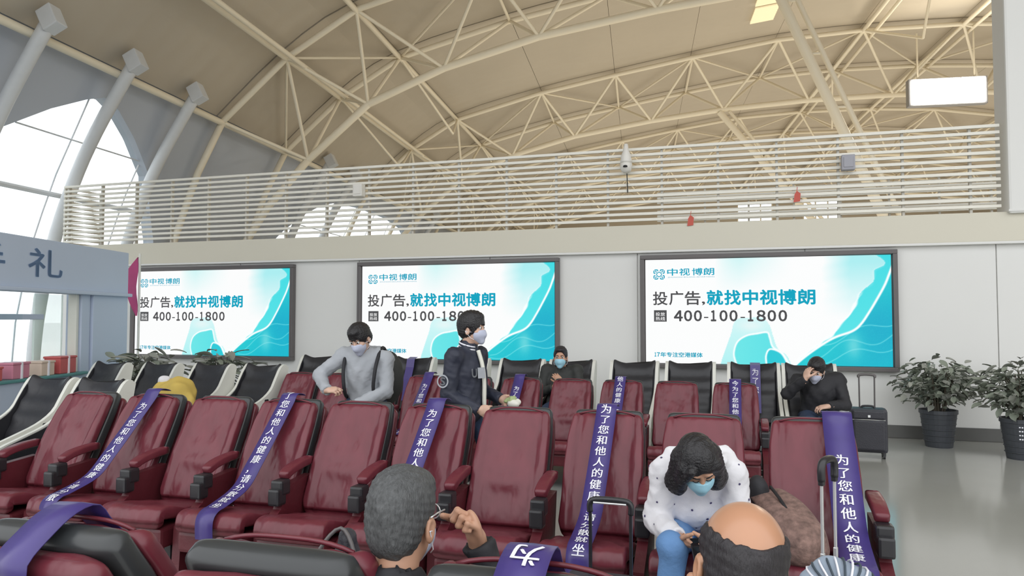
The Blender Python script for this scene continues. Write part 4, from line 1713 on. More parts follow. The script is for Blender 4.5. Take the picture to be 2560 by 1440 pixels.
# --- man in the grey hoodie, shrugging his bag on (stands between the red rows)
Rh = rot(R(32), R(-4), R(-14))
J = stand_joints(pelvis=(.0, .04, .93), chest=(-.02, -.03, 1.20), neck=(-.01, -.08, 1.375), shL=(.19, -.03, 1.30), shR=(-.18, -.06, 1.33), elL=(.22, -.10, 1.03), wrL=(.02, -.27, .93), elR=(-.40, -.10, 1.16), wrR=(-.23, -.31, 1.05), head=(-.0, -.15, 1.485), R=Rh)
M1 = tf(-3.03, 5.68, -.0, R(6), .965)
hd = [dict(wr=v3(.02, -.27, .93), d=v3(-.8, -.3, .1), n=v3(.2, .6, -.7), curl=.8, side=-1, h=.006), dict(wr=v3(-.23, -.31, 1.05), d=v3(.9, -.1, .1), n=v3(0, .5, -.8), curl=.9, side=1, h=.006)]
r1, P1, c1, R1 = person('standing man in a pale grey hoodie and mask, bowing his head, backpack on', M1, J, ('skin_pale', 'hoodie_grey', 'jeans_dark'), h=.013, hands=hd, hair=short_hair(.016, .03), mask='mask_pale', hem=.12,
                        extra_top=lambda f: (f.cap((-.10, .03, 1.36), (.10, .04, 1.36), .055, .055, .03), f.cap((-.12, -.05, 1.37), (.12, -.04, 1.37), .04, .04, .03)))
# --- his backpack
t = empty('backpack', M1 @ Vector((.08, .22, 1.0)), 0, 'dark rounded backpack on the back of the man in the grey hoodie', 'bag')
f = Field((-.3, -.1, .7), (.45, .55, 1.55), .014)
f.ell((.08, .22, 1.12), (.18, .13, .26), None, 0)
f.ell((.09, .30, 1.04), (.14, .09, .14), None, .02)
V, F = f.mesh()
skin_obj('pack_body', wob3(V, .006, 20, 3), F, 'dark_coat', t, M1)
for s_, x in (('L', .15), ('R', -.15)):
    pts = [(x, .12, 1.32), (x, .0, 1.40), (x, -.115, 1.32), (x * .95, -.175, 1.18), (x * .9, -.155, 1.02), (x * 1.25, .04, .95)]
    MB().tube([M1 @ Vector(p) for p in catmull(pts, 5)], .016, 8).build('strap', 'black_coat', t, smooth=True)

# --- man in the dark varsity jacket, walking to the right
Rh = rot(R(2), 0, R(10))
J = stand_joints(neck=(0, .015, 1.43), head=(0, -.02, 1.575), R=Rh, pelvis=(0, .02, .93), chest=(0, .02, 1.20), shL=(.17, .02, 1.355), shR=(-.18, .03, 1.355), elL=(.22, .03, 1.07), wrL=(.15, -.20, 1.00), elR=(-.23, .06, 1.06), wrR=(-.18, -.19, .95),
                 knL=(.10, -.16, .52), anL=(.10, -.08, .10), knR=(-.10, .03, .49), anR=(-.10, .22, .11))
M2 = tf(-2.01, 5.45, 0, R(78), .965)
hd = [dict(wr=v3(.15, -.20, 1.0), d=v3(-.1, -1, .1), n=v3(-.9, 0, -.1), curl=.75, side=1, h=.006), dict(wr=v3(-.18, -.19, .95), d=v3(.05, -1, .05), n=v3(.9, 0, -.2), curl=.75, side=-1, h=.006)]
r2, P2, c2, R2 = person('tall standing man in a dark varsity jacket and grey mask, facing right', M2, J, ('skin_pale', 'navy_jacket', 'jeans_dark'), h=.013, hands=hd, hair=short_hair(.022, .032, -.085, .02), mask='mask_pale', hem=.10)
for k, (dz, m_) in enumerate(((.0, 'white_print'), (.014, 'navy_jacket'), (.026, 'white_print'))):
    pts = []
    for i in range(15):
        a = math.pi * 2 * i / 14 * .93 + math.pi * 1.57
        pts.append(M2 @ Vector((.074 * math.cos(a), .015 + .074 * math.sin(a), 1.425 + dz * .9 + .022 * math.sin(a))))
    MB().tube(pts, .0065, 6).build('collar_stripe', m_, r2, smooth=True)
pts = [(-.005, -.082, 1.40), (-.01, -.125, 1.28), (-.01, -.142, 1.15), (-.01, -.142, 1.0), (-.01, -.145, .86)]
MB().tube([M2 @ Vector(p) for p in catmull(pts, 4)], .017, 8).build('zip_band', 'apple_white', r2, smooth=True)


def patch(M, c, nrm, name, parent, shapes, m_):
    n = Vector(nrm).normalized()
    x = Vector((0, 0, 1)).cross(n).normalized()
    y = n.cross(x)
    mb = MB()
    for V2, F2 in shapes:
        mb.add([M @ (Vector(c) + x * p[0] + y * p[1] + n * .004) for p in V2], F2)
    return mb.build(name, m_, parent)


ring = []
N_ = 28
Vr = [(.052 * math.cos(2 * math.pi * i / N_), .052 * math.sin(2 * math.pi * i / N_)) for i in range(N_)] + [(.040 * math.cos(2 * math.pi * i / N_), .040 * math.sin(2 * math.pi * i / N_)) for i in range(N_)]
Fr = [(i, (i + 1) % N_, N_ + (i + 1) % N_, N_ + i) for i in range(N_)]
patch(M2, (-.305, .055, 1.17), (-1, -.05, .05), 'sleeve_emblem', r2, [(Vr, Fr), (fit_text('S', -.022, -.03, .022, .03, .02))], 'hoodie_grey')
patch(M2, (-.10, -.135, 1.225), (-.45, -1, .1), 'chest_letters', r2, [(fit_text('U', -.055, -.03, -.01, .035, .03)), ([(0, -.04), (.07, -.04), (.07, .045), (0, .045)], [(0, 1, 2, 3)])], 'hoodie_grey')
# food in his hand
t = empty('snack', M2 @ Vector((.0, -.32, 1.0)), 0, 'pale half-wrapped snack in the hand of the man in the dark jacket', 'food')
f = Field((-.2, -.5, .8), (.3, -.1, 1.2), .006)
f.ell((.05, -.375, .985), (.035, .05, .04), None, 0)
f.ell((.075, -.40, 1.0), (.025, .03, .03), None, .01)
V, F = f.mesh()
skin_obj('bread', wob3(V, .006, 60, 2), F, 'apple_white', t, M2)
f = Field((-.2, -.5, .8), (.3, -.1, 1.2), .006)
f.cap((.07, -.30, 1.0), (.06, -.36, 1.01), .02, .034, 0)
V, F = f.mesh()
skin_obj('wrapper', wob3(V, .007, 60, 4), F, 'green_wrap', t, M2)


def sit_joints(**kw):
    J = dict(pelvis=(0, 0, .55), chest=(0, .06, .83), neck=(0, .05, 1.03), shL=(.185, .06, .98), shR=(-.185, .06, .98), elL=(.23, -.05, .72), elR=(-.23, -.05, .72), wrL=(.10, -.25, .68), wrR=(-.10, -.25, .68),
             hipL=(.09, -.02, .53), hipR=(-.09, -.02, .53), knL=(.11, -.44, .52), knR=(-.11, -.44, .52), anL=(.11, -.46, .10), anR=(-.11, -.46, .10), head=(0, .01, 1.17), R=rot())
    J.update(kw)
    return J


# --- masked man sitting before the middle screen
J = sit_joints(head=(.0, -.0, 1.135), neck=(0, .04, 1.0), wrL=(.06, -.22, .86), wrR=(-.04, -.20, .80), R=rot(R(4), 0, R(6)))
hd = [dict(wr=v3(.06, -.22, .86), d=v3(-.5, -.2, .6), n=v3(-.4, .8, .1), curl=.7, side=1, h=.006), dict(wr=v3(-.04, -.20, .80), d=v3(.6, -.2, .4), n=v3(.2, .8, .1), curl=.7, side=-1, h=.006)]
person('seated man in a dark coat and light blue mask right of the middle screen', tf(-2.03, 8.62, 0), J, ('skin', 'dark_coat', 'jeans_dark'), h=.014, hands=hd, hair=short_hair(.008, .085), mask='mask_blue', hair_mat='hair_short', collar=.075)

# --- slumped man in black at the right end, hand on his brow
J = sit_joints(pelvis=(.0, .0, .55), chest=(.02, -.06, .82), neck=(.0, -.12, .985), shL=(.20, -.05, .95), shR=(-.19, -.09, .93), elR=(-.30, -.24, .80), wrR=(-.12, -.33, .97), elL=(.27, -.18, .70), wrL=(.10, -.38, .70), head=(-.01, -.21, 1.06), R=rot(R(30), R(8), R(-8)), knL=(.16, -.46, .55), knR=(-.10, -.46, .53), anL=(.2, -.5, .1))
hd = [dict(wr=v3(-.12, -.33, .97), d=v3(.25, .05, .9), n=v3(.5, .5, 0), curl=.5, side=-1, h=.006), dict(wr=v3(.10, -.38, .70), d=v3(-.9, -.3, -.1), n=v3(0, .3, -.9), curl=.6, side=-1, h=.006)]
person('man in black slumped forward in a massage chair, hand on brow, pale mask', tf(.80, 8.62, 0, R(-4), 1.0), J, ('skin_pale', 'black_coat', 'jeans_dark'), h=.014, hands=hd, hair=short_hair(.013, .05), mask='mask_pale', fat=1.1, collar=.078,
       extra_top=lambda f: (f.ell((.05, .02, .93), (.25, .12, .12), None, .04)))

# --- woman in the white spotted hoodie
Rw = rot(R(47), R(-8), R(14))
HW = v3(.01, -.50, .965)


def bob_hair(f, c, Rm):
    w_ = lambda x, y, z: c + Rm @ v3(x, y, z)
    f.ell(w_(0, .016, .038), v3(.093, .110, .100), Rm, .01)
    for sx in (-1, 1):
        f.cap(w_(sx * .078, .03, .02), w_(sx * .094, .0, -.13), .040, .048, .03)
        f.cap(w_(sx * .075, -.045, .04), w_(sx * .090, -.035, -.14), .026, .030, .03)
        f.cap(w_(sx * .094, .0, -.13), w_(sx * .084, -.02, -.185), .048, .022, .03)
    f.cap(w_(0, .07, -.02), w_(0, .065, -.13), .07, .07, .03)
    f.ell(w_(.006, -.115, -.045), v3(.062, .075, .098), Rm, .012, 'sub')
    f.cap(w_(-.05, -.085, .075), w_(-.085, -.062, -.03), .020, .022, .012)


J = sit_joints(pelvis=(0, -.02, .60), chest=(0, -.17, .80), neck=(.01, -.335, .925), shL=(.155, -.25, .875), shR=(-.16, -.26, .865), elR=(-.205, -.25, .62), elL=(.205, -.27, .62), wrR=(-.085, -.455, .605), wrL=(.085, -.475, .61), head=tuple(HW), R=Rw,
               knL=(.13, -.50, .58), knR=(-.11, -.48, .57), anL=(.14, -.52, .10), anR=(-.12, -.50, .10))
MW = tf(-.195, 3.96, 0, R(0), .98)
hd = [dict(wr=v3(-.085, -.455, .605), d=v3(.75, -.45, -.2), n=v3(.2, .3, .9), curl=[.35, .5, .6, .7], side=1, h=.004, thumb_in=.4), dict(wr=v3(.085, -.475, .61), d=v3(-.8, -.3, -.2), n=v3(-.2, .3, .9), curl=[.5, .6, .6, .7], side=-1, h=.004)]
rw, PW, cW, RW = person('seated woman in a white spotted hoodie and blue mask looking down at her phone', MW, J, ('skin', 'hoodie_white', 'jeans_light'), h=.010, hh=.005, hands=hd, hair=bob_hair, mask='mask_blue', eyes='closed', hem=.06, fat=.98, collar=.078,
                        extra_top=lambda f: (f.cap((-.12, -.23, .945), (.12, -.21, .955), .048, .052, .03), f.cap((.12, -.25, .94), (.11, -.33, .95), .042, .034, .03), f.ell((0, -.13, .68), (.185, .15, .12), None, .04), f.cap((-.205, -.25, .64), (-.13, -.40, .615), .06, .045, .03), f.cap((.205, -.27, .64), (.13, -.42, .62), .06, .045, .03)))
# dark dots printed on the hoodie, laid on its surface
jk = [o for o in bpy.data.objects if o.parent == rw and o.name.startswith('jacket')][0]
mb = MB()
me = jk.data
co = np.empty(len(me.vertices) * 3, np.float32)
me.vertices.foreach_get('co', co)
co = co.reshape(-1, 3)
no = np.empty(len(me.vertices) * 3, np.float32)
me.vertices.foreach_get('normal', no)
no = no.reshape(-1, 3)
cand = [i for i in NP.permutation(len(co)) if no[i][1] < .35]
sel = []
for i in cand:
    if all(np.linalg.norm(co[i] - co[j]) > .078 for j in sel):
        sel.append(i)
    if len(sel) > 70: break
for i in sel:
    p, n = Vector(co[i].tolist()), Vector(no[i].tolist())
    x = n.orthogonal().normalized()
    y = n.cross(x)
    rr = rng.uniform(.004, .0075)
    V = [p + n * .0022 + (x * math.cos(k * math.pi / 4) + y * math.sin(k * math.pi / 4)) * rr for k in range(8)]
    mb.add(V, [tuple(range(8))])
o = mb.build('printed_dots', 'spot_navy', rw)
o['kind'] = 'stuff'
for k in range(2):
    pts = []
    wv_ = PW['wrR'] + v3(.028 + .014 * k, -.018, -.008)
    for i in range(13):
        a = 2 * math.pi * i / 12
        pts.append(MW @ Vector(wv_ + v3(-.55, -1, .15) / 1.15 * .034 * math.cos(a) * -1 * np.array([.35, 1, .2]) + v3(0, 0, 1) * .034 * math.sin(a)))
    MB().tube(pts, .004, 6).build('bracelet', 'wood_orange', rw, smooth=True)
t = empty('phone', MW @ Vector((.02, -.60, .60)), 0, 'black phone in the hands of the woman in the white hoodie', 'phone')
Mr = Matrix.Rotation(R(35), 3, 'X') @ Matrix.Rotation(R(12), 3, 'Z')
MB().rbox(MW @ Vector((.025, -.575, .585)), (.075, .15, .010), .004, Mr).build('case', 'phone', t)
MB().rbox(MW @ Vector((.025, -.575, .585)) + Mr @ Vector((0, 0, .0055)), (.066, .138, .002), .0008, Mr).build('display', 'lens_black', t)

# --- grey-haired man in the near row, seen from behind, glasses and mask, hand at his face
PG = tf(-.815, 1.715, 0, math.pi + R(5))
local = lambda Mx, *p: np.array(Mx.inverted() @ Vector(p))
wG = local(PG, -.685, 1.925, .985)
eG = local(PG, -.60, 1.97, .74)


def grey_hair(f, c, Rm):
    w_ = lambda x, y, z: c + Rm @ v3(x, y, z)
    f.ell(w_(0, .016, .036), v3(.083, .102, .096), Rm, .01)
    f.ell(w_(0, .050, -.018), v3(.070, .058, .075), Rm, .02)
    f.ell(w_(0, -.02, .088), v3(.064, .078, .036), Rm, .03)
    f.ell(w_(0, -.115, -.035), v3(.10, .074, .095), Rm, .012, 'sub')
    f.cut(w_(0, 0, -.075), Rm @ v3(0, -.2, -1))
    for sx in (-1, 1):
        f.ell(w_(sx * .09, -.002, -.035), v3(.034, .030, .048), Rm, .008, 'sub')


J = sit_joints(neck=(0, .04, .94), head=(0, -.01, 1.095), chest=(0, .05, .76), shL=(.19, .05, .89), shR=(-.19, .05, .89), elR=tuple(eG), wrR=tuple(wG), elL=(.25, -.05, .64), R=rot(R(6), R(0), R(-4)), root=(0, 0, .5))
hd = [dict(wr=wG, d=v3(.12, .30, .93), n=v3(.75, .5, -.25), curl=[1.2, 1.3, 1.35, 1.35], side=-1, h=.0032, thumb_in=.7), dict(wr=v3(.10, -.25, .68), d=v3(-.3, -.9, 0), n=v3(0, 0, -1), curl=.4, side=-1, h=.006)]
rg, Pg, cg, Rg = person('grey-haired man with glasses seen from behind, hand raised to his face, near row', PG, J, ('skin', 'black_coat', 'jeans_dark'), h=.011, hh=.0045, hands=hd, hair=grey_hair, mask='mask_pale', hair_mat='hair_grey', collar=.066, shoes=False)
t = rg
w_ = lambda x, y, z: PG @ Vector(cg + Rg @ v3(x, y, z))
g_ = MB().tube([w_(-.084, .02, .012), w_(-.082, -.03, .016), w_(-.074, -.10, .014)], .0022, 6).tube([w_(.084, .02, .012), w_(.082, -.03, .016), w_(.074, -.10, .014)], .0022, 6)
for sx in (-1, 1):
    g_.tube([w_(sx * .036 + .026 * math.cos(a), -.112 + .012 * abs(sx * .036 + .026 * math.cos(a)) / .06, .008 + .02 * math.sin(a)) for a in np.linspace(0, 2 * math.pi, 18)[:-1]], .0018, 5, True)
g_.tube([w_(-.01, -.113, .012), w_(.01, -.113, .012)], .0018, 5)
g_.build('glasses', 'chrome', rg, smooth=True)

# --- balding man in the near row, seen from behind
PB = tf(.0, 1.48, 0, math.pi + R(8))


def ring_hair(f, c, Rm):
    w_ = lambda x, y, z: c + Rm @ v3(x, y, z)
    f.ell(w_(0, .012, .030), v3(.0805, .0985, .0905), Rm, .01)
    f.ell(w_(0, .046, -.02), v3(.070, .059, .080), Rm, .02)
    f.ell(w_(0, -.010, .118), v3(.080, .130, .088), Rm, .012, 'sub')
    f.ell(w_(0, -.115, -.03), v3(.10, .070, .12), Rm, .01, 'sub')
    f.cut(w_(0, 0, -.080), Rm @ v3(0, -.2, -1))
    for sx in (-1, 1):
        f.ell(w_(sx * .09, -.002, -.035), v3(.034, .030, .046), Rm, .008, 'sub')


J = sit_joints(neck=(0, .02, .955), head=(.0, -.01, 1.135), chest=(0, .03, .76), shL=(.19, .03, .885), shR=(-.19, .03, .885), elL=(.24, -.16, .70), wrL=(.125, -.10, .975), R=rot(R(-4), R(-6), R(4)), root=(0, 0, .5))
hd = [dict(wr=v3(.125, -.10, .96), d=v3(-.15, .05, .95), n=v3(-.8, .3, -.1), curl=[.6, .7, .8, .8], side=1, h=.004), dict(wr=v3(-.10, -.25, .68), d=v3(.3, -.9, 0), n=v3(0, 0, -1), curl=.4, side=1, h=.006)]
rb, Pb, cb, Rb = person('balding man with a shiny crown and dark fringe seen from behind, near row', PB, J, ('skin_shiny', 'black_coat', 'jeans_dark'), h=.011, hh=.0045, hands=hd, hair=ring_hair, mask=None, hair_mat='hair_short', collar=.068, shoes=False)

# ------------------------------------------------------------------ luggage
SX, SY = 1.42, 9.45
t = empty('suitcase', (SX, SY, 0), R(-4), 'upright black fabric suitcase with its handle raised, standing on the open floor', 'suitcase')
MB().rbox((0, 0, .315), (.39, .24, .50), .035).build('body', 'suit_black', t, local=True)
MB().rbox((0, -.135, .27), (.33, .05, .34), .02).build('front_pocket', 'suit_black', t, local=True)
MB().rbox((0, -.13, .50), (.33, .04, .09), .015).build('upper_pocket', 'suit_black', t, local=True)
MB().tube([(-.17, -.122, .44), (0, -.163, .447), (.17, -.122, .44)], .005, 6).build('zip', 'chrome', t, local=True)
MB().rbox((0, -.157, .485), (.028, .008, .028), .003).build('badge', 'chrome', t, local=True)
MB().tube(catmull([(-.07, 0, .56), (-.05, 0, .585), (.05, 0, .585), (.07, 0, .56)], 4), .012, 8).build('carry_handle', 'black_plastic', t, local=True, smooth=True)
for x in (-.155, .155):
    for y in (-.08, .08):
        o = MB().rbox((x, y, .055), (.035, .05, .05), .008).build('wheel_fork', 'black_plastic', t, local=True)
        MB().tube([(x - .012, y, .028), (x + .012, y, .028)], .028, 12).build('wheel', 'black_plastic', o, local=True)
o = MB().tube([(-.08, .08, .55), (-.082, .08, .93)], .009, 8).tube([(.08, .08, .55), (.082, .08, .93)], .009, 8).build('handle_tubes', 'frame_grey', t, local=True)
MB().tube(catmull([(-.083, .08, .91), (-.083, .08, .935), (0, .08, .945), (.083, .08, .935), (.083, .08, .91)], 4), .016, 8).build('handle_grip', 'frame_grey', t, local=True, smooth=True)

# black trolley behind its handle, in front of the eighth seat
HX, HY = -.515, 3.0
t = empty('trolley_case', (HX, HY, 0), R(-2), 'black pull-up handle of a trolley case standing before the sashed seat', 'suitcase')
MB().rbox((0, .0, .30), (.36, .22, .50), .03).build('body', 'suit_black', t, local=True)
for x in (-.14, .14):
    MB().tube([(x - .012, .07, .03), (x + .012, .07, .03)], .03, 12).build('wheel', 'black_plastic', t, local=True)
    MB().tube([(x - .012, -.07, .03), (x + .012, -.07, .03)], .03, 12).build('wheel', 'black_plastic', t, local=True)
for x in (-.084, .084):
    MB().rbox((x, .06, .68), (.013, .017, .30), .004).build('handle_tube', 'black_plastic', t, local=True)
MB().tube(catmull([(-.085, .06, .80), (-.084, .06, .838), (-.055, .06, .853), (.055, .06, .853), (.084, .06, .838), (.085, .06, .80)], 4), .0125, 10).build('handle_grip', 'black_plastic', t, local=True, smooth=True)
MB().tube([(-.068, .045, .842), (.068, .045, .842)], .004, 6).build('grip_inlay', 'chrome', t, local=True)

# silver telescopic handle with a striped bag on the case
TX, TY = .365, 2.72
t = empty('trolley_case', (TX, TY, 0), R(60), 'trolley case with a silver twin-tube handle beside the balding man', 'suitcase')
MB().rbox((0, .0, .32), (.34, .22, .58), .03).build('body', 'suit_black', t, local=True)
for x in (-.13, .13):
    for y in (-.07, .07):
        MB().tube([(x - .012, y, .025), (x + .012, y, .025)], .025, 12).build('wheel', 'black_plastic', t, local=True)
for x in (-.05, .05):
    o = MB().rbox((x, .09, .64), (.015, .012, .34), .003).build('outer_tube', 'chrome', t, local=True)
    MB().rbox((x, .09, .92), (.011, .008, .26), .002).build('inner_tube', 'chrome', o, local=True)
    MB().rbox((x, .09, 1.06), (.020, .018, .05), .004).build('handle_joint', 'black_plastic', t, local=True)
MB().tube(catmull([(-.05, .09, 1.05), (-.05, .09, 1.095), (-.03, .09, 1.115), (.03, .09, 1.115), (.05, .09, 1.095), (.05, .09, 1.05)], 4), .013, 10).build('handle_grip', 'black_plastic', t, local=True, smooth=True)
t = empty('striped_bag', (TX, TY - .12, .61), 0, 'blue and white striped soft bag heaped on the trolley case at the silver handle', 'bag')
c = np.array([TX - .065, TY - .11, .73])
f = Field(c - .3, c + .3, .008)
f.ell(c, v3(.105, .085, .095), None, 0)
f.ell(c + v3(.045, .02, -.02), v3(.075, .075, .09), None, .03)
f.ell(c + v3(-.05, -.01, -.02), v3(.07, .07, .085), None, .03)
V, F = f.mesh()
skin_obj('bag_body', wob3(V, .008, 28, 6), F, 'stripe_blue', t, Matrix.Identity(4))
for k in range(12):
    a0 = -1.15 + k * .21
    pts = []
    for j in range(9):
        b = -1.2 + j * .33
        d = np.array([math.sin(a0) * math.cos(b) , -math.sin(b) , math.cos(a0) * math.cos(b)])
        pts.append(c + d * v3(.122, .092, .100))
    MB().tube(pts, .004, 5).build('stripe', 'white_print' if k % 2 else 'stripe_dark', t, smooth=True)

# brown tweed bag and dark scarf on the aisle-end seat
bc = np.array([.19, 3.78, .66])
t = empty('tweed_bag', tuple(bc - v3(0, 0, .16)), 0, 'slouching brown flecked tweed bag with a dark strap on the aisle-end seat', 'bag')
f = Field(bc - .45, bc + .45, .012)
f.cap(bc + v3(-.10, .15, .06), bc + v3(.02, -.06, -.09), .055, .10, 0)
f.cap(bc + v3(-.01, .16, .055), bc + v3(.12, -.06, -.09), .05, .095, .03)
f.cap(bc + v3(-.06, .02, -.06), bc + v3(.08, -.12, -.10), .09, .09, .05)
V, F = f.mesh()
skin_obj('bag_body', wob3(V, .014, 16, 9), F, 'brown_tweed', t, Matrix.Identity(4))
pts = catmull([tuple(bc + v3(-.05, .10, .115)), tuple(bc + v3(-.01, .02, .075)), tuple(bc + v3(.03, -.07, .02)), tuple(bc + v3(.06, -.155, -.04))], 5)
MB().tube(pts, .008, 6).build('strap', 'black_plastic', t, smooth=True)
t = empty('black_pouch', (.06, 3.86, .7), 0, 'black cloth bundle hanging between the woman and the tweed bag', 'bag')
f = Field((-.2, 3.5, .4), (.35, 4.2, 1.1), .010)
f.ell((.085, 3.93, .76), (.045, .06, .06), None, 0)
f.cap((.09, 3.93, .74), (.115, 3.84, .58), .045, .035, .03)
V, F = f.mesh()
skin_obj('bundle', wob3(V, .008, 30, 2), F, 'black_coat', t, Matrix.Identity(4))

# small dark bag end between the near seats, left of the grey-haired man
t = empty('backpack', (-1.275, 2.25, .49), 0, 'dark peaked bag top showing over the near seat, left of the grey-haired man', 'bag')
f = Field((-1.6, 1.9, .3), (-.95, 2.6, 1.1), .010)
f.cap((-1.275, 2.25, .58), (-1.265, 2.24, .86), .11, .035, 0)
f.ell((-1.275, 2.22, .62), (.15, .11, .13), None, .04)
V, F = f.mesh()
skin_obj('pack_body', wob3(V, .006, 22, 6), F, 'suit_black', t, Matrix.Identity(4))
MB().tube(catmull([(-1.36, 2.15, .72), (-1.325, 2.17, .84), (-1.27, 2.21, .905), (-1.21, 2.19, .84), (-1.18, 2.16, .72)], 4), .007, 6).build('zip', 'frame_grey', t, smooth=True)

# yellow coat heaped on the massage chair
t = empty('yellow_coat', (-5.9, 6.75, .9), 0, 'mustard yellow coat heaped over the chair under the left screen', 'coat')
f = Field((-6.7, 6.3, .3), (-5.4, 7.5, 1.4), .016)
cY = v3(-6.03, 6.84, .76)
f.ell(cY, v3(.24, .17, .15), None, 0)
f.cap(cY + v3(-.20, 0, .0), cY + v3(.10, -.05, .06), .10, .13, .06)
f.cap(cY + v3(.10, -.04, .03), cY + v3(.26, -.05, -.10), .11, .08, .06)
V, F = f.mesh()
skin_obj('folds', wob3(V, .018, 14, 3), F, 'yellow_cloth', t, Matrix.Identity(4))
f = Field(cY + v3(-.4, -.2, 0), cY + v3(.1, .2, .35), .010)
f.ell(cY + v3(-.12, -.03, .15), v3(.07, .06, .05), None, 0)
V, F = f.mesh()
skin_obj('pale_lining', wob3(V, .008, 30, 3), F, 'hoodie_white', t, Matrix.Identity(4))

# ------------------------------------------------------------------ potted plants
LEAF = {}


def leaf_mesh(m, L=.15, W=.05):
    key = (m, L, W)
    if key in LEAF: return LEAF[key]
    V = []
    F = []
    n = 5
    for i in range(n + 1):
        s = i / n
        wd = W * math.sin(math.pi * min(1, (s * .92 + .06))) ** .8
        z = -.35 * L * s * s
        V += [(-wd / 2, s * L, z + .012), (0, s * L, z), (wd / 2, s * L, z + .012)]
    for i in range(n):
        F += [(3 * i, 3 * i + 1, 3 * i + 4, 3 * i + 3), (3 * i + 1, 3 * i + 2, 3 * i + 5, 3 * i + 4)]
    me = bpy.data.meshes.new('leaf')
    me.from_pydata(V, [], F)
    me.polygons.foreach_set('use_smooth', [True] * len(F))
    me.materials.append(MATS[m])
    LEAF[key] = me
    return me


def bush(loc, label, h_pot, r_pot, z_lo, z_hi, rad, n_leaf, seed, mats=('leaf', 'leaf_b'), L=.15, W=.05, stems=9, ball=None):
    r = random.Random(seed)
    t = empty('potted_plant', loc, 0, label, 'plant')
    x, y = loc[0], loc[1]
    MB().lathe([(r_pot * .72, 0), (r_pot * .74, .02), (r_pot * .98, h_pot - .05), (r_pot * 1.04, h_pot - .045), (r_pot * 1.04, h_pot), (r_pot * .94, h_pot), (r_pot * .92, h_pot - .03)], (x, y, 0), 28).build('pot', 'pot', t, smooth=False)
    for k in range(5):
        zz = .08 + k * (h_pot - .18) / 4
        rr = r_pot * (.74 + .24 * zz / h_pot) + .004
        MB().tube([(x + rr * math.cos(a), y + rr * math.sin(a), zz) for a in np.linspace(0, 2 * math.pi, 29)[:-1]], .006, 6, True).build('pot_ring', 'pot', t, smooth=True)
    MB().lathe([(.01, h_pot - .035), (r_pot * .93, h_pot - .04)], (x, y, 0), 20).build('soil', 'soil', t)
    tips = []
    for s in range(stems):
        a = 2 * math.pi * s / stems + r.uniform(-.3, .3)
        q = r.uniform(.35, 1)
        top = Vector((x + math.cos(a) * rad * q * .8, y + math.sin(a) * rad * q * .8, z_lo + (z_hi - z_lo) * (1.0 - .55 * q * q * r.uniform(.6, 1.2))))
        b = Vector((x + math.cos(a) * r_pot * .3, y + math.sin(a) * r_pot * .3, h_pot - .05))
        mid = b.lerp(top, .55) + Vector((0, 0, .12))
        pts = [Vector(p) for p in catmull([b, mid, top], 6)]
        MB().tube(pts, [.011 - .007 * i / (len(pts) - 1) for i in range(len(pts))], 6).build('stem', 'stem', t)
        tips.append(pts)
    for i in range(n_leaf):
        pts = tips[i % len(tips)]
        k = r.uniform(.22, 1) ** .7
        p = pts[min(len(pts) - 1, int(k * (len(pts) - 1)))] + Vector((r.gauss(0, .09), r.gauss(0, .09), r.gauss(0, .06))) * (rad / .4)
        if ball:
            d_ = Vector((r.gauss(0, 1), r.gauss(0, 1), r.gauss(0, 1))).normalized() * r.uniform(.55, 1.05)
            p = Vector((x + d_.x * ball[1], y + d_.y * ball[1] * .85, ball[0] + d_.z * ball[2] * (1.15 if d_.z > 0 else 1)))
        p.y = min(p.y, WY - .14)
        o = bpy.data.objects.new('leaf', leaf_mesh(mats[i % len(mats)], L, W))
        COL.objects.link(o)
        out_ = Vector((p.x - x, p.y - y, r.uniform(-.18, .30)))
        az = math.atan2(-out_.x, out_.y) + r.uniform(-.8, .8)
        sc = r.uniform(.75, 1.3)
        o.matrix_basis = Matrix.Translation(p) @ Matrix.Rotation(az, 4, 'Z') @ Matrix.Rotation(r.uniform(-.5, .7), 4, 'X') @ Matrix.Rotation(r.uniform(-.6, .6), 4, 'Y') @ Matrix.Scale(sc, 4)
        keep(o, t)
    if ball:
        mb = MB()
        me = leaf_mesh(mats[0], L, W)
        for i in range(260):
            d_ = Vector((r.gauss(0, 1), r.gauss(0, 1), r.gauss(0, 1))).normalized() * r.uniform(.2, .85)
            p = Vector((x + d_.x * ball[1] * .9, y + d_.y * ball[1] * .7, ball[0] - .03 + d_.z * ball[2]))
            Mx = Matrix.Translation(p) @ Matrix.Rotation(r.uniform(0, 6.3), 4, 'Z') @ Matrix.Rotation(r.uniform(-.8, .8), 4, 'X') @ Matrix.Rotation(r.uniform(-.8, .8), 4, 'Y')
            mb.add([Mx @ v.co for v in me.vertices], [tuple(f.vertices) for f in me.polygons])
        o = mb.build('inner_foliage', mats[0], t, smooth=True)
        o['kind'] = 'stuff'
    return t


bush((2.38, 10.48, 0), 'bushy potted plant in a dark pot under the right end of the right screen', .46, .21, .46, 1.03, .40, 300, 4, L=.105, W=.062, stems=14, ball=(.78, .47, .30))
bush((3.08, 9.85, 0), 'bushy potted plant in a dark slotted pot cut by the right edge of the picture', .46, .21, .46, 1.05, .40, 300, 9, L=.105, W=.062, stems=14, ball=(.78, .47, .30))
mb = MB()
px_, py_ = 3.08, 9.85
for i in range(5):
    for k in range(4):
        a = R(-112 + k * 7)
        zz = .42 - i * .045
        rr = .205 * (.74 + .24 * zz / .5) + .012
        mb.rbox((px_ + rr * math.cos(a), py_ + rr * math.sin(a), zz), (.016, .012, .014), .003)
o = mb.build('pot_slots', 'white_print', [q for q in bpy.data.objects if q.name.startswith('potted_plant') and abs(q.location.x - 3.08) < .01][0])
bush((-7.62, 8.15, 0), 'big-leaved dark plant beside the kiosk post, left of the left screen', .45, .2, .5, 1.18, .42, 150, 12, L=.22, W=.075)
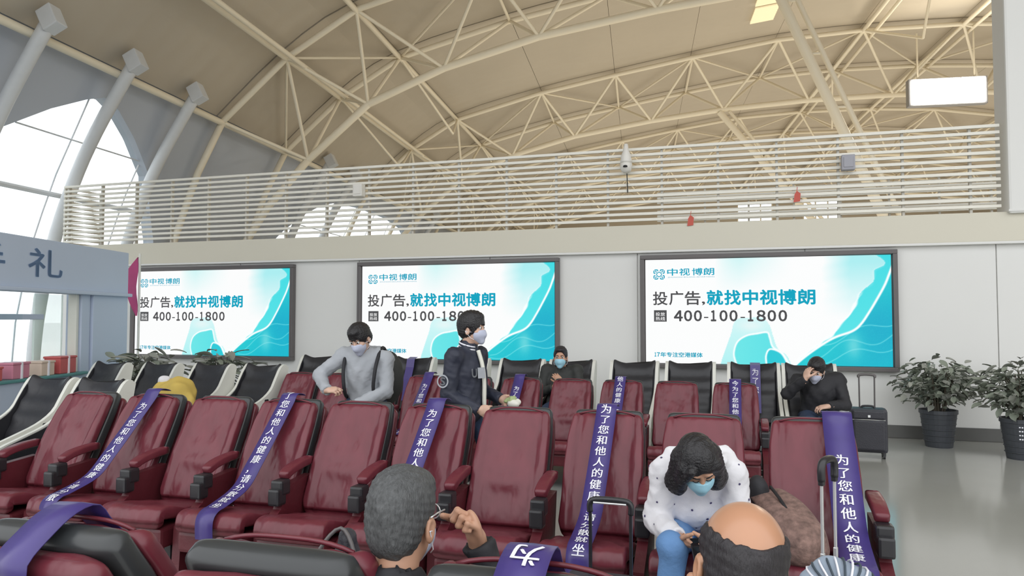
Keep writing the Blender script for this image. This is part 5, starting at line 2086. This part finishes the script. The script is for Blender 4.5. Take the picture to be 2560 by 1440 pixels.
bush((-6.95, 8.75, 0), 'big-leaved dark plant under the lower left corner of the left screen', .45, .2, .5, 1.12, .36, 110, 15, L=.22, W=.075)

# ------------------------------------------------------------------ gift kiosk on the left
K0, K1 = Vector((-7.62, 4.55, 0)), Vector((-8.91, 9.09, 0))
kd = (K1 - K0).normalized()
kn = Vector((kd.y, -kd.x, 0))          # faces the seats
KL = (K1 - K0).length
t = empty('kiosk', K0.lerp(K1, .5), 0, 'blue-grey gift kiosk front with a lettered fascia and a bright opening, far left', 'kiosk')
Mk = Matrix(((kd.x, -kn.x, 0, K0.x), (kd.y, -kn.y, 0, K0.y), (0, 0, 1, 0), (0, 0, 0, 1)))    # local: x along the front, y into the kiosk, z up


def kbox(name, c, d, m, parent=t, r_=.012):
    mb = MB().rbox(c, d, r_)
    mb.V = [Mk @ Vector(v) for v in mb.V]
    return mb.build(name, m, parent)


kbox('fascia', (KL / 2, .10, 2.285), (KL, .2, .63), 'kiosk_blue')
kbox('end_post', (KL - .45, .14, .985), (.9, .28, 1.97), 'kiosk_blue')
kbox('inner_post', (KL - 1.02, .14, .985), (.20, .22, 1.97), 'kiosk_blue')
kbox('counter_front', (KL / 2 - .5, .15, .42), (KL - 1.2, .3, .84), 'kiosk_blue')
kbox('counter_top', (KL / 2 - .5, .15, .855), (KL - 1.1, .38, .04), 'gift_teal')
kbox('fascia_lip', (KL / 2, .06, 1.95), (KL, .26, .05), 'kiosk_blue')
kbox('opening_frame', (KL - 1.16, .12, 1.40), (.06, .12, 1.06), 'shell_white', r_=.01)
kbox('mint_panel', (KL - 1.48, .26, 1.40), (.58, .03, 1.04), 'mint', r_=.006)
kbox('cross_rail', (KL - 2.6, .26, 1.62), (2.0, .05, .07), 'kiosk_blue', r_=.01)
kbox('opening_glass', (KL / 2 - 1.0, .18, 1.40), (KL - 2.2, .006, 1.04), 'glass', r_=.001)
mb = MB()
for s, x0 in (('伴', KL - 4.62), ('手', KL - 3.35), ('礼', KL - 2.28)):
    W, F = fit_text(s, x0, 2.12, x0 + .66, 2.47, .015)
    mb.add([Mk @ Vector((p[0], -.006, p[1])) for p in W], F)
mb.build('fascia_letters', 'kiosk_letter', t)
for k, (xx, w_k, h_k, d_k, m_, lab) in enumerate(((KL - 1.45, .34, .20, .22, 'gift_red', 'red gift box at the inner end of the kiosk counter'), (KL - 1.85, .26, .16, .2, 'gift_cream', 'cream gift box on the kiosk counter between red ones'), (KL - 2.35, .30, .17, .2, 'gift_pink', 'pink gift box in the middle of the kiosk counter'),
                                                (KL - 2.85, .36, .14, .2, 'gift_red', 'flat red gift box toward the outer end of the kiosk counter'), (KL - 3.4, .3, .12, .2, 'gift_teal', 'flat teal gift box on the kiosk counter at the picture edge'))):
    b_ = empty('gift_box', Mk @ Vector((xx, .1, .875)), 0, lab, 'box', 'gift boxes on the kiosk counter')
    kbox('carton', (xx, .10, .876 + h_k / 2), (w_k, d_k, h_k), m_, b_)
    kbox('lid', (xx, .10, .876 + h_k + .012), (w_k + .02, d_k + .02, .03), m_, b_)
    kbox('ribbon', (xx, .10, .876 + h_k / 2 + .012), (.03, d_k + .026, h_k + .036), 'white_print', b_, .004)

# pink pennant on a pole at the kiosk corner
t = empty('pennant', (-8.62, 9.35, 0), 0, 'pink pointed pennant hanging beside the kiosk corner over the left screen', 'flag')
bar('pole', (-9.0, 9.40, 0), (-9.0, 9.40, 2.62), .018, 'shell_white', t)
V = []
F = []
n = 8
for k in range(n + 1):
    s = k / n
    ztop = 2.62
    z = 2.56 - s * .92
    wd = .34 * (1 - abs(s - .42) / .42) if s < .42 else .34 * (1 - (s - .42) / .58)
    wd = max(wd, .004)
    for j in range(4):
        V.append((-9.01 - wd * j / 3, 9.37 + .02 * math.sin(s * 9 + j), z - .0 * j))
for k in range(n):
    for j in range(3):
        F.append((k * 4 + j, k * 4 + j + 1, (k + 1) * 4 + j + 1, (k + 1) * 4 + j))
m0 = len(V)
V += [(x, y - .006, z) for x, y, z in V]
F += [tuple(m0 + i for i in reversed(f)) for f in F]
mesh_obj('cloth', V, F, 'pennant', t, smooth=True)
